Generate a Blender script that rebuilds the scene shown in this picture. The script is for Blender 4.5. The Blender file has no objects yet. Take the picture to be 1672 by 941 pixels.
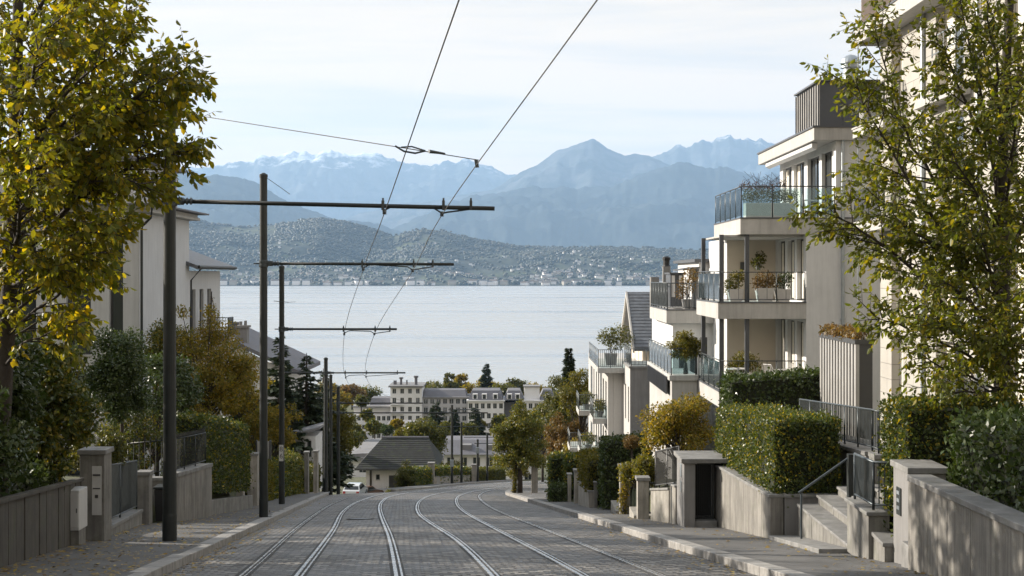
import bpy, math, random
import numpy as np
from mathutils import Vector, noise
random.seed(7); rng = np.random.default_rng(7)
sc = bpy.context.scene
COL = sc.collection
F = 2322.0                      # focal length in pixels of a 1672 px wide frame (50 mm lens)
def at(px, py, Y): return Vector(((px-836)/F*Y, Y, (450-py)/F*Y))
def atx(px, Y): return (px-836)/F*Y
def atz(py, Y): return (450-py)/F*Y
def lerp(a, b, t): return a+(b-a)*t
def interp(pts, x):
    return float(np.interp(x, [p[0] for p in pts], [p[1] for p in pts]))

# ------------------------------------------------------------------ materials
class N:
    def __init__(s, name):
        s.m = bpy.data.materials.new(name); s.m.use_nodes = True
        s.t = s.m.node_tree; s.n = s.t.nodes; s.l = s.t.links
        s.b = s.n['Principled BSDF']; s.out = s.n['Material Output']
    def add(s, typ, **kw):
        n = s.n.new(typ)
        for k, v in kw.items(): setattr(n, k, v)
        return n
    def link(s, a, b): s.l.new(a, b)
    def noise(s, vec, scale, detail=5, rough=.6):
        n = s.add('ShaderNodeTexNoise'); n.inputs['Scale'].default_value = scale
        n.inputs['Detail'].default_value = detail; n.inputs['Roughness'].default_value = rough
        if vec is not None: s.link(vec, n.inputs['Vector'])
        return n
    def ramp(s, fac, stops, interp='LINEAR'):
        r = s.add('ShaderNodeValToRGB'); r.color_ramp.interpolation = interp
        e = r.color_ramp.elements
        while len(e) < len(stops): e.new(.5)
        for k, (p, c) in enumerate(stops):
            e[k].position = p; e[k].color = (*c, 1) if len(c) == 3 else c
        s.link(fac, r.inputs['Fac']); return r
    def mix(s, fac, a, b, mode='MIX'):
        m = s.add('ShaderNodeMix', data_type='RGBA', blend_type=mode)
        for v, k in ((fac, 0), (a, 6), (b, 7)):
            if hasattr(v, 'is_output'): s.link(v, m.inputs[k])
            elif k == 0: m.inputs[0].default_value = v
            else: m.inputs[k].default_value = (*v, 1)
        return m.outputs[2]
    def mapping(s, vec, scale=(1,1,1), rot=(0,0,0)):
        m = s.add('ShaderNodeMapping'); m.inputs['Scale'].default_value = scale
        m.inputs['Rotation'].default_value = rot; s.link(vec, m.inputs['Vector']); return m.outputs[0]
    def obj(s): return s.add('ShaderNodeTexCoord').outputs['Object']
    def bump(s, h, strength=.3, dist=.01):
        b = s.add('ShaderNodeBump'); b.inputs['Strength'].default_value = strength
        b.inputs['Distance'].default_value = dist; s.link(h, b.inputs['Height'])
        s.link(b.outputs[0], s.b.inputs['Normal']); return b
def sc3(c, k): return tuple(min(1, x*k) for x in c)

def M(name, col, rough=.8, var=.2, vs=1.5, bump=.25, bs=40, bd=.008, streak=0, metal=0, moss=0):
    k = N(name); o = k.obj()
    n1 = k.noise(o, vs, 6, .65)
    c = k.ramp(n1.outputs[0], [(.3, sc3(col, 1-var)), (.7, sc3(col, 1+var))]).outputs[0]
    if streak:
        n2 = k.noise(k.mapping(o, (5, 5, .35)), 1.6, 6, .7)
        f = k.ramp(n2.outputs[0], [(.42, (0,0,0)), (.68, (1,1,1))])
        mm = k.add('ShaderNodeMath', operation='MULTIPLY'); k.link(f.outputs[0], mm.inputs[0]); mm.inputs[1].default_value = streak
        c = k.mix(mm.outputs[0], c, sc3(col, .35))
    if moss:
        n3 = k.noise(o, 2.3, 7, .7)
        f = k.ramp(n3.outputs[0], [(.52, (0,0,0)), (.7, (moss,)*3)])
        c = k.mix(f.outputs[0], c, (.045, .06, .02))
    k.link(c, k.b.inputs['Base Color'])
    nb = k.noise(o, bs, 4, .6)
    if bump: k.bump(nb.outputs[0], bump, bd)
    rr = k.add('ShaderNodeMapRange'); k.link(n1.outputs[0], rr.inputs[0])
    rr.inputs[3].default_value = max(.05, rough-.1); rr.inputs[4].default_value = min(1, rough+.1)
    k.link(rr.outputs[0], k.b.inputs['Roughness'])
    k.b.inputs['Metallic'].default_value = metal
    return k.m

def leafmat(name, cols, trans=.35, tcol=None, rough=.45):
    """each leaf takes one colour of the range; thin leaves let light through"""
    k = N(name)
    g = k.add('ShaderNodeNewGeometry')
    n = len(cols)
    r = k.ramp(g.outputs['Random Per Island'], [((i+.5)/n, c) for i, c in enumerate(cols)])
    k.link(r.outputs[0], k.b.inputs['Base Color']); k.b.inputs['Roughness'].default_value = rough
    k.b.inputs['Specular IOR Level'].default_value = .35
    t = k.add('ShaderNodeBsdfTranslucent')
    tc = k.mix(1., r.outputs[0], tcol or (1.9, 1.7, .55), 'MULTIPLY')
    k.link(tc, t.inputs['Color'])
    mx = k.add('ShaderNodeMixShader'); mx.inputs[0].default_value = trans
    k.link(k.b.outputs[0], mx.inputs[1]); k.link(t.outputs[0], mx.inputs[2])
    k.link(mx.outputs[0], k.out.inputs['Surface'])
    return k.m

MT = {}
def mk():
    MT['asphalt'] = M('asphalt', (.10,.098,.095), .85, .38, .7, .5, 120, .005, streak=0, moss=.12)
    MT['concrete'] = M('concrete', (.205,.197,.18), .85, .32, 1.6, .4, 50, .008, streak=.65, moss=.5)
    MT['concrete_board'] = M('board_marked_concrete', (.225,.212,.19), .85, .3, 1.3, .4, 45, .008, streak=.8, moss=.25)
    MT['stone_cap'] = M('stone_cap', (.19,.187,.18), .8, .35, 3, .3, 60, .005, moss=.3)
    MT['pale_stone'] = M('pale_stone', (.32,.30,.265), .85, .28, 2, .4, 50, .007, streak=.6, moss=.3)
    MT['granite'] = M('granite', (.25,.24,.225), .75, .4, 4, .3, 90, .004)
    MT['render_cool'] = M('render_cool_grey', (.50,.505,.51), .9, .08, .5, .12, 90, .004, streak=.22)
    MT['render_white'] = M('render_white', (.65,.65,.645), .9, .08, .7, .12, 90, .004, streak=.16)
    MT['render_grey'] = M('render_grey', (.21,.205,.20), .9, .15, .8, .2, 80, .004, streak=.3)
    MT['render_beige'] = M('render_beige', (.62,.55,.46), .9, .06, .6, .1, 80, .004)
    MT['slab'] = M('balcony_concrete', (.43,.42,.40), .85, .12, 1.1, .1, 60, .004, streak=.3)
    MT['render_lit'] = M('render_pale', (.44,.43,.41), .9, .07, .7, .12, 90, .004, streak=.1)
    MT['town_wall'] = M('town_wall', (.73,.735,.75), .9, .1, .1, 0, streak=.1)
    MT['town_grey'] = M('town_grey_wall', (.46,.46,.48), .9, .1, .1, 0)
    MT['town_roof'] = M('town_roof', (.13,.13,.145), .7, .2, .2, 0)
    MT['town_flat'] = M('town_flat_roof', (.19,.19,.195), .85, .3, .12, 0)
    MT['dark_metal'] = M('dark_metal', (.012,.016,.016), .5, .3, 4, .05, 80, .002)
    MT['rail_metal'] = M('rail_metal', (.05,.06,.065), .4, .25, 5, 0, metal=.3)
    MT['blue_metal'] = M('blue_grey_metal', (.07,.085,.095), .4, .2, 5, 0, metal=.4)
    MT['zinc'] = M('zinc', (.085,.09,.10), .5, .15, 1.4, .05, 20, .003, metal=.3)
    MT['zinc_pale'] = M('pale_zinc', (.36,.35,.335), .5, .1, 1.4, 0, metal=.2)
    MT['galv'] = M('galvanised', (.38,.42,.45), .4, .15, 6, 0, metal=.7)
    MT['steel'] = M('rail_steel', (.62,.61,.60), .28, .12, 3, .1, 60, .001, metal=1)
    MT['wire'] = M('copper_wire', (.09,.085,.08), .5, .2, 3, 0, metal=.4)
    MT['wood'] = M('weathered_wood', (.075,.068,.058), .85, .4, 2.5, .4, 40, .006, streak=.6, moss=.5)
    MT['bark'] = M('bark', (.045,.037,.03), .9, .35, 6, .8, 30, .02)
    MT['twig'] = M('twig', (.05,.04,.03), .9, .2, 5, 0)
    MT['core'] = M('shaded_hedge_twigs', (.018,.022,.010), 1, .3, 8, .5, 20, .03)  # near-black: the shade inside a hedge is put into the twig colour
    MT['soil'] = M('soil_and_grass', (.07,.075,.035), 1, .4, .8, .5, 14, .05)
    MT['white_paint'] = M('white_paint', (.50,.50,.49), .5, .08, 3, 0, streak=.15)
    MT['frame_white'] = M('white_frame', (.66,.65,.63), .5, .05, 3, 0)
    MT['frame_dark'] = M('dark_frame', (.05,.05,.05), .45, .1, 3, 0)
    MT['curtain'] = M('curtain_cloth', (.72,.68,.60), .95, .12, 6, 0)
    MT['slate'] = None
    MT['pot'] = M('pale_pot', (.55,.53,.50), .8, .1, 3, .1)
    MT['dark_pot'] = M('grey_pot', (.2,.2,.2), .8, .1, 3, .1)
    MT['black'] = M('black_rubber', (.012,.012,.013), .6, .1, 3, 0)
    MT['awning'] = M('awning_cloth', (.5,.5,.5), .9, .1, 3, 0)
    # glass of windows: dark, reflects what faces it
    k = N('window_glass'); k.b.inputs['Base Color'].default_value = (.03,.036,.04,1)
    k.b.inputs['Roughness'].default_value = .06; k.b.inputs['Specular IOR Level'].default_value = .8
    o = k.obj(); k.bump(k.noise(o, 1.2, 2).outputs[0], .05, .02); MT['glass'] = k.m
    # balustrade glass: clear, a faint blue body, sharp reflection
    k = N('balustrade_glass')
    tr = k.add('ShaderNodeBsdfTransparent'); tr.inputs[0].default_value = (.78,.88,.90,1)
    gl = k.add('ShaderNodeBsdfGlossy'); gl.inputs['Roughness'].default_value = .08
    df = k.add('ShaderNodeBsdfDiffuse'); df.inputs[0].default_value = (.45,.60,.68,1)
    fr = k.add('ShaderNodeFresnel'); fr.inputs[0].default_value = 1.5
    m1 = k.add('ShaderNodeMixShader'); m1.inputs[0].default_value = .06
    k.link(tr.outputs[0], m1.inputs[1]); k.link(df.outputs[0], m1.inputs[2])
    m2 = k.add('ShaderNodeMixShader'); k.link(fr.outputs[0], m2.inputs[0])
    k.link(m1.outputs[0], m2.inputs[1]); k.link(gl.outputs[0], m2.inputs[2])
    k.link(m2.outputs[0], k.out.inputs['Surface']); MT['rail_glass'] = k.m
    # setts: courses across the street
    k = N('granite_setts'); uv = k.add('ShaderNodeUVMap').outputs[0]
    wob = k.noise(uv, 3.0, 2); wv = k.add('ShaderNodeVectorMath', operation='SCALE'); k.link(wob.outputs['Color'], wv.inputs[0]); wv.inputs[3].default_value = .06
    ad = k.add('ShaderNodeVectorMath', operation='ADD'); k.link(uv, ad.inputs[0]); k.link(wv.outputs[0], ad.inputs[1])
    br = k.add('ShaderNodeTexBrick'); k.link(ad.outputs[0], br.inputs['Vector'])
    br.inputs['Scale'].default_value = 1; br.inputs['Brick Width'].default_value = .25; br.inputs['Row Height'].default_value = .19
    br.inputs['Mortar Size'].default_value = .034; br.inputs['Mortar Smooth'].default_value = .5; br.inputs['Bias'].default_value = 0
    br.inputs['Color1'].default_value = (.0,.0,.0,1); br.inputs['Color2'].default_value = (1,1,1,1); br.inputs['Mortar'].default_value = (.5,.5,.5,1)
    tone = k.ramp(br.outputs['Color'], [(0, (.034,.032,.030)), (.3, (.085,.081,.076)), (.65, (.15,.142,.132)), (1, (.29,.275,.253))])
    big = k.noise(uv, .35, 6, .7)
    c = k.mix(1., tone.outputs[0], k.ramp(big.outputs[0], [(.3, (.58,.57,.56)), (.48, (.95,.94,.92)), (.7, (1.25,1.22,1.17))]).outputs[0], 'MULTIPLY')
    fine = k.noise(uv, 26, 4); c = k.mix(1., c, k.ramp(fine.outputs[0], [(.3, (.8,.8,.8)), (.7, (1.2,1.2,1.2))]).outputs[0], 'MULTIPLY')
    # paler worn gutter strip on the left, some sunlight put into its colour
    sx = k.add('ShaderNodeSeparateXYZ'); k.link(ad.outputs[0], sx.inputs[0])
    gut = k.ramp(sx.outputs[0], [(0, (1,1,1)), (1, (1,1,1))]); mr = k.add('ShaderNodeMapRange'); k.link(sx.outputs[0], mr.inputs[0]); mr.inputs[1].default_value = -3.3; mr.inputs[2].default_value = -3.5; mr.inputs[3].default_value = 0; mr.inputs[4].default_value = .42
    c = k.mix(mr.outputs[0], c, (.22,.212,.20))
    c = k.mix(br.outputs['Fac'], c, (.022,.020,.018)); k.link(c, k.b.inputs['Base Color'])
    inv = k.add('ShaderNodeMath', operation='SUBTRACT'); inv.inputs[0].default_value = 1; k.link(br.outputs['Fac'], inv.inputs[1])
    hm = k.add('ShaderNodeMath', operation='MULTIPLY_ADD'); k.link(fine.outputs[0], hm.inputs[0]); hm.inputs[1].default_value = .35; k.link(inv.outputs[0], hm.inputs[2])
    hm2 = k.add('ShaderNodeMath', operation='MULTIPLY_ADD'); k.link(br.outputs['Color'], hm2.inputs[0]); hm2.inputs[1].default_value = .5; k.link(hm.outputs[0], hm2.inputs[2])
    k.bump(hm2.outputs[0], 1.0, .05)
    rr = k.ramp(big.outputs[0], [(.35, (.42,)*3), (.65, (.62,)*3)]); k.link(rr.outputs[0], k.b.inputs['Roughness'])
    MT['setts'] = k.m
    # slates
    k = N('slates'); o = k.obj(); br = k.add('ShaderNodeTexBrick'); k.link(k.mapping(o, (1,1,1)), br.inputs['Vector'])
    MT['slate'] = M('slate_roof', (.12,.13,.145), .55, .35, 3, .3, 20, .01, streak=.2)
    MT['tile'] = M('mossy_tiles', (.026,.028,.028), .9, .4, 1.5, .4, 8, .02, moss=.9)
    MT['water'] = None
mk()

# ------------------------------------------------------------------ mesh building
def wloc(o):
    v = Vector((0,0,0))
    while o is not None: v += o.location; o = o.parent
    return v
def link(name, me, mats, parent=None, loc=None):
    for m in (mats if isinstance(mats, (list, tuple)) else [mats]): me.materials.append(m)
    ob = bpy.data.objects.new(name, me); COL.objects.link(ob)
    if parent is not None: ob.parent = parent
    if loc is not None: ob.location = loc
    return ob
def tag(o, label=None, cat=None, group=None, kind=None):
    for k, v in (('label', label), ('category', cat), ('group', group), ('kind', kind)):
        if v: o[k] = v
    return o
def thing(name, label, cat, loc, group=None):
    o = bpy.data.objects.new(name, None); COL.objects.link(o); o.location = loc
    o.empty_display_size = .3
    return tag(o, label, cat, group)

class MB:
    def __init__(s): s.v = []; s.f = []; s.mi = []
    def faces(s, vs, fs, m=0):
        b = len(s.v); s.v.extend([tuple(p) for p in vs])
        s.f.extend([tuple(i+b for i in f) for f in fs]); s.mi.extend([m]*len(fs)); return s
    def hexa(s, p, m=0):      # bottom 4 (ccw), top 4
        return s.faces(p, [(3,2,1,0),(4,5,6,7),(0,1,5,4),(1,2,6,5),(2,3,7,6),(3,0,4,7)], m)
    def box(s, x0, x1, y0, y1, z0, z1, m=0):
        if x1 < x0: x0, x1 = x1, x0
        if y1 < y0: y0, y1 = y1, y0
        if z1 < z0: z0, z1 = z1, z0
        return s.hexa([(x0,y0,z0),(x1,y0,z0),(x1,y1,z0),(x0,y1,z0),(x0,y0,z1),(x1,y0,z1),(x1,y1,z1),(x0,y1,z1)], m)
    def wall(s, a, b, t, za, zb, ta, tb, m=0, side=1):
        """upright slab from a to b (x,y); thickness t to the left (side=1) of a->b; bottoms za,zb tops ta,tb"""
        a = Vector((a[0],a[1])); b = Vector((b[0],b[1])); d = (b-a).normalized(); n = Vector((-d.y, d.x))*t*side
        q = [a, b, b+n, a+n]; zs = [za, zb, zb, za]; ts = [ta, tb, tb, ta]
        if side < 0: q = [a+n, b+n, b, a]
        return s.hexa([(p.x,p.y,z) for p, z in zip(q, zs)]+[(p.x,p.y,z) for p, z in zip(q, ts)], m)
    def tube(s, pts, r, n=6, m=0, cap=True):
        pts = [Vector(p) for p in pts]; R = r if isinstance(r, (list, tuple)) else [r]*len(pts)
        b = len(s.v); up = Vector((0,0,1))
        for i, p in enumerate(pts):
            d = (pts[min(i+1,len(pts)-1)]-pts[max(i-1,0)]).normalized()
            u = d.cross(up if abs(d.z) < .95 else Vector((1,0,0))).normalized(); w = u.cross(d)
            for k in range(n):
                a = 2*math.pi*k/n; q = p+(u*math.cos(a)+w*math.sin(a))*R[i]; s.v.append((q.x,q.y,q.z))
        for i in range(len(pts)-1):
            for k in range(n):
                s.f.append((b+i*n+k, b+i*n+(k+1)%n, b+(i+1)*n+(k+1)%n, b+(i+1)*n+k)); s.mi.append(m)
        if cap:
            s.f.append(tuple(b+k for k in range(n))[::-1]); s.mi.append(m)
            e = b+(len(pts)-1)*n; s.f.append(tuple(e+k for k in range(n))); s.mi.append(m)
        return s
    def lathe(s, c, prof, n=16, m=0):
        b = len(s.v)
        for r, z in prof:
            for k in range(n):
                a = 2*math.pi*k/n; s.v.append((c[0]+r*math.cos(a), c[1]+r*math.sin(a), c[2]+z))
        for i in range(len(prof)-1):
            for k in range(n):
                s.f.append((b+i*n+k, b+i*n+(k+1)%n, b+(i+1)*n+(k+1)%n, b+(i+1)*n+k)); s.mi.append(m)
        s.f.append(tuple(b+k for k in range(n))[::-1]); s.mi.append(m)
        e = b+(len(prof)-1)*n; s.f.append(tuple(e+k for k in range(n))); s.mi.append(m)
        return s
    def build(s, name, mats, parent=None, loc=None, smooth=False, bevel=0):
        o = wloc(parent) if parent is not None else (Vector(loc) if loc is not None else Vector((0,0,0)))
        me = bpy.data.meshes.new(name)
        me.from_pydata([(x-o.x, y-o.y, z-o.z) for x, y, z in s.v], [], s.f)
        if any(s.mi): me.polygons.foreach_set('material_index', s.mi)
        if smooth: me.polygons.foreach_set('use_smooth', [True]*len(s.f))
        me.update()
        ob = link(name, me, mats, parent, o if parent is None else None)
        if bevel:
            bv = ob.modifiers.new('bevel', 'BEVEL'); bv.width = bevel; bv.segments = 2; bv.limit_method = 'ANGLE'
        return ob
def npmesh(name, V, Fq, mats, parent=None, loc=None, mi=None, smooth=False, uv=None):
    """V (n,3) world coords, Fq (m,k) equal sided faces"""
    o = wloc(parent) if parent is not None else (Vector(loc) if loc is not None else Vector((0,0,0)))
    V = np.asarray(V, dtype=np.float64)-np.array(o); Fq = np.asarray(Fq, dtype=np.int32)
    me = bpy.data.meshes.new(name); k = Fq.shape[1]
    me.vertices.add(len(V)); me.vertices.foreach_set('co', V.astype(np.float32).ravel())
    me.loops.add(Fq.size); me.loops.foreach_set('vertex_index', Fq.ravel())
    me.polygons.add(len(Fq)); me.polygons.foreach_set('loop_start', np.arange(0, Fq.size, k, dtype=np.int32))
    if mi is not None: me.polygons.foreach_set('material_index', np.asarray(mi, dtype=np.int32))
    if smooth: me.polygons.foreach_set('use_smooth', np.ones(len(Fq), dtype=bool))
    if uv is not None:
        ul = me.uv_layers.new(name='UVMap'); ul.data.foreach_set('uv', np.asarray(uv, dtype=np.float32)[Fq.ravel()].ravel())
    me.update(calc_edges=True); me.validate()
    return link(name, me, mats, parent, o if parent is None else None)

# ------------------------------------------------------------------ leaves
def nrm(a): return a/np.maximum(np.linalg.norm(a, axis=1, keepdims=True), 1e-9)
def leaf_geo(P, D, NN, S, wid=.5, fold=.18, simple=False):
    """P base points, D growing direction, NN approximate normal, S length"""
    P = np.asarray(P, float); D = nrm(np.asarray(D, float)); NN = np.asarray(NN, float)
    W = nrm(np.cross(D, NN)); U = nrm(np.cross(W, D)); S = np.asarray(S, float)[:, None]; n = len(P)
    if simple:
        V = np.stack([P, P+S*(.5*D+wid*.5*W+fold*.5*U), P+S*D, P+S*(.5*D-wid*.5*W+fold*.5*U)], 1).reshape(-1, 3)
        Fc = np.arange(n)[:, None]*4+np.array([[0,1,2,3]]); return V, Fc
    V = np.stack([P, P+S*(.28*D+wid*.46*W-fold*U*.6), P+S*(.66*D+wid*.40*W-fold*U), P+S*(D-.12*U),
                  P+S*(.66*D-wid*.40*W-fold*U), P+S*(.28*D-wid*.46*W-fold*U*.6)], 1).reshape(-1, 3)
    b = np.arange(n)[:, None]*6
    return V, np.concatenate([b+np.array([[0,1,2,3]]), b+np.array([[0,3,4,5]])], 0)

def branch_pts(p, d, L, n, droop, wig):
    pts = [Vector(p)]; d = Vector(d).normalized()
    for i in range(n):
        d = (d+Vector((random.gauss(0,wig), random.gauss(0,wig), random.gauss(0,wig)-droop))).normalized()
        pts.append(pts[-1]+d*(L/n))
    return pts
def rand_perp(d):
    v = Vector((random.gauss(0,1), random.gauss(0,1), random.gauss(0,1))); v = v-d*v.dot(d)
    return v.normalized()
def along(pts, t):
    x = t*(len(pts)-1); i = min(int(x), len(pts)-2); return pts[i].lerp(pts[i+1], x-i), (pts[i+1]-pts[i]).normalized()

def leafy_tree(name, label, cat, base, trunk, trunk_r, limbs, lmat, leaf=.13, wid=.5, sec=2.4, sec_len=.42, tw=5.0, tw_len=.32,
               sp=.05, droop=.02, sag=.45, group=None, fold=.18, start=.18, minL=.35, trunk_name='trunk'):
    """trunk: points from base upward; limbs: list of (points, radius).  Side branches and leafy twigs grow from the limbs."""
    root = thing(name, label, cat, base, group)
    mb = MB(); mb.tube(trunk, [trunk_r*(1-.55*i/(len(trunk)-1)) for i in range(len(trunk))], 9)
    mb.build(trunk_name, MT['bark'], root, smooth=True)
    lb = MB(); tb = MB(); P = []; D = []; S = []
    def leaves(pts, L, t0=.15):
        n = max(2, int(L*(1-t0)/sp)); sd = 1
        for i in range(n):
            q, d = along(pts, t0+(1-t0)*(i+random.random()*.6)/n); sd = -sd
            pv = rand_perp(d); dd = d*.45+pv*.75+Vector((0,0,-sag*random.uniform(.5,1.3)))
            P.append(q[:]); D.append(dd[:]); S.append(leaf*random.uniform(.6,1.15))
        q, d = along(pts, 1.); P.append(q[:]); D.append((d+Vector((0,0,-sag*.5)))[:]); S.append(leaf)
    for pts, r in limbs:
        pts = [Vector(p) for p in pts]
        fine = []
        for i in range(len(pts)-1):
            for k in range(3): fine.append(pts[i].lerp(pts[i+1], k/3)+Vector([random.gauss(0,.015) for _ in range(3)]))
        fine.append(pts[-1]); L = sum((fine[i+1]-fine[i]).length for i in range(len(fine)-1))
        lb.tube(fine, [max(.006, r*(1-.85*i/(len(fine)-1))) for i in range(len(fine))], 6)
        n1 = max(2, int(L*sec))
        for j in range(n1):
            t = start+(1-start)*(j+random.random())/n1
            if t > .97: t = .97
            q, d = along(fine, t)
            l1 = max(minL, L*sec_len*(1-.65*t)*random.uniform(.6,1.2)); l1 = min(l1, 1.9)
            pv = rand_perp(d); pv.z *= .7
            d1 = (d*.75+pv*.8+Vector((0,0,.12))).normalized()
            b1 = branch_pts(q, d1, l1, 4, droop, .10)
            lb.tube(b1, [max(.004, .35*r*(1-t)+.008), .010, .007, .005, .003], 4, cap=False)
            leaves(b1, l1, .35)
            n2 = max(1, int(l1*tw))
            for m in range(n2):
                t2 = .2+.8*(m+random.random())/n2; q2, d2 = along(b1, min(t2,.98))
                l2 = tw_len*random.uniform(.6,1.3)*(1-.4*t2)
                b2 = branch_pts(q2, (d2*.7+rand_perp(d2)*.8).normalized(), l2, 2, droop*2, .12)
                tb.tube(b2, [.005,.004,.002], 3, cap=False); leaves(b2, l2, .1)
        leaves(fine[len(fine)*2//3:], L/3, .0)
    lb.build('limb', MT['bark'], root, smooth=True)
    n = len(P); NNv = rng.normal(0, .55, (n,3))+np.array([0,0,1.])
    V, Fc = leaf_geo(P, D, NNv, S, wid, fold)
    print('LEAVES', name, n); nv = len(V); V = np.concatenate([V, np.array(tb.v)]); tf = np.array(tb.f)+nv
    npmesh('crown', V, np.concatenate([Fc, tf]), [lmat, MT['twig']], root, mi=[0]*len(Fc)+[1]*len(tf))
    return root

def clump_pts(clumps, n, squash=.8):
    """random leaf positions in clumps (c, r); denser toward the outside of each clump"""
    C = np.array([c for c, r in clumps]); R = np.array([r for c, r in clumps])
    w = R**2; idx = rng.choice(len(R), n, p=w/w.sum())
    d = nrm(rng.normal(0, 1, (n,3))); rad = R[idx]*(rng.random(n)**.45)*rng.uniform(.8,1.15,n)
    return C[idx]+d*rad[:,None]*np.array([1,1,squash]), d
def bushy(name, label, cat, base, clumps, n, lmat, leaf=.12, wid=.6, group=None, trunk=None, trunk_r=.1, limbs=True, sag=.2, simple=True, squash=.8, cut=None):
    """trunk to a top point, limbs to each clump, small leaves through the clumps"""
    root = thing(name, label, cat, base, group); base = Vector(base)
    top = Vector(trunk) if trunk is not None else base+Vector((0,0,.4))
    mb = MB(); mid = base.lerp(top, .5)+Vector((random.uniform(-.05,.05),random.uniform(-.05,.05),0))
    mb.tube([base, mid, top], [trunk_r, trunk_r*.8, trunk_r*.55], 8); mb.build('trunk' if trunk is not None else 'stem', MT['bark'], root, smooth=True)
    if limbs:
        lb = MB()
        for c, r in clumps:
            c = Vector(c); a = base.lerp(top, random.uniform(.55,1)); m = a.lerp(c, .5)+Vector((0,0,-.06*(c-a).length))
            lb.tube([a, m, c], [trunk_r*.4, trunk_r*.28, trunk_r*.08], 5, cap=False)
            for _ in range(4):
                e = c+Vector(rand_perp(Vector((0,0,1))))*r*.7+Vector((0,0,random.uniform(-.2,.7)*r)); lb.tube([c, e], [trunk_r*.12, .004], 4, cap=False)
        lb.build('limb', MT['bark'], root)
    P, d = clump_pts(clumps, n, squash)
    if cut is not None: k = cut(P); P, d = P[k], d[k]
    n = len(P); D = d*.6+rng.normal(0,.7,(n,3))+np.array([0,0,-sag]); NNv = d*.9+rng.normal(0,.6,(n,3))+np.array([0,0,.5])
    V, Fc = leaf_geo(P, D, NNv, leaf*rng.uniform(.6,1.2,n), wid, .15, simple)
    npmesh('crown', V, Fc, lmat, root)
    return root
def ellclumps(c, rx, ry, rz, k, r0, seed=None, low=-.75):
    """clumps spread through an uneven ellipsoid"""
    out = []; c = np.array(c)
    for i in range(k):
        while True:
            d = np.array([random.gauss(0,1) for _ in range(3)]); d /= np.linalg.norm(d)
            if d[2] > low: break
        f = random.uniform(.45,1.0)*random.uniform(.8,1.06)
        out.append((tuple(c+d*np.array([rx,ry,rz])*f), r0*random.uniform(.6,1.25)))
    return out
def conifer(name, label, base, h, r, lmat, tiers=16, group=None, per=11, n_leaf=60, leaf=.3, top=0, bare=.06):
    """spruce: drooping boughs in whorls, needles sprays as narrow blades"""
    root = thing(name, label, 'tree', base, group); b = Vector(base)
    MB().tube([b, b+Vector((0,0,h*.6)), b+Vector((0,0,h))], [r*.09, r*.05, r*.008], 7).build('trunk', MT['bark'], root, smooth=True)
    P = []; D = []; S = []; lb = MB()
    for i in range(tiers):
        t = bare+(1-bare)*(i+.3*random.random())/tiers; z = h*t; rr = r*(1-t)**.85*random.uniform(.75,1.1)+.04*r
        for k in range(max(4, int(per*(1-.5*t)))):
            a = random.uniform(0, 2*math.pi); L = rr*random.uniform(.7,1.12)
            d = Vector((math.cos(a), math.sin(a), 0)); zj = z+random.uniform(-.5,.5)*h/tiers; tip = b+Vector((0,0,zj-.16*L))+d*L; s0 = b+Vector((0,0,zj+.06*L)); m = s0.lerp(tip,.55)+Vector((0,0,-.07*L))
            if L > .15*r: lb.tube([s0, m, tip], [r*.012, r*.008, r*.003], 3, cap=False)
            for j in range(max(16, int(n_leaf*L/r))):
                u = random.uniform(.12,1); q = s0.lerp(m, u/.55) if u < .55 else m.lerp(tip, (u-.55)/.45)
                sd = random.choice((-1,1)); pv = Vector((-d.y, d.x, 0))*sd
                dd = d*.8+pv*random.uniform(.1,.9)+Vector((0,0,-random.uniform(-.1,.6)))
                P.append(q[:]); D.append(dd[:]); S.append(leaf*(.48+.52*min(1,L/(.5*r)))*random.uniform(.6,1.2))
    if lb.v: lb.build('limb', MT['bark'], root)
    n = len(P); V, Fc = leaf_geo(P, D, rng.normal(0,.5,(n,3))+np.array([0,0,1.]), S, .46, .1, True)
    npmesh('crown', V, Fc, lmat, root)
    return root

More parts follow.
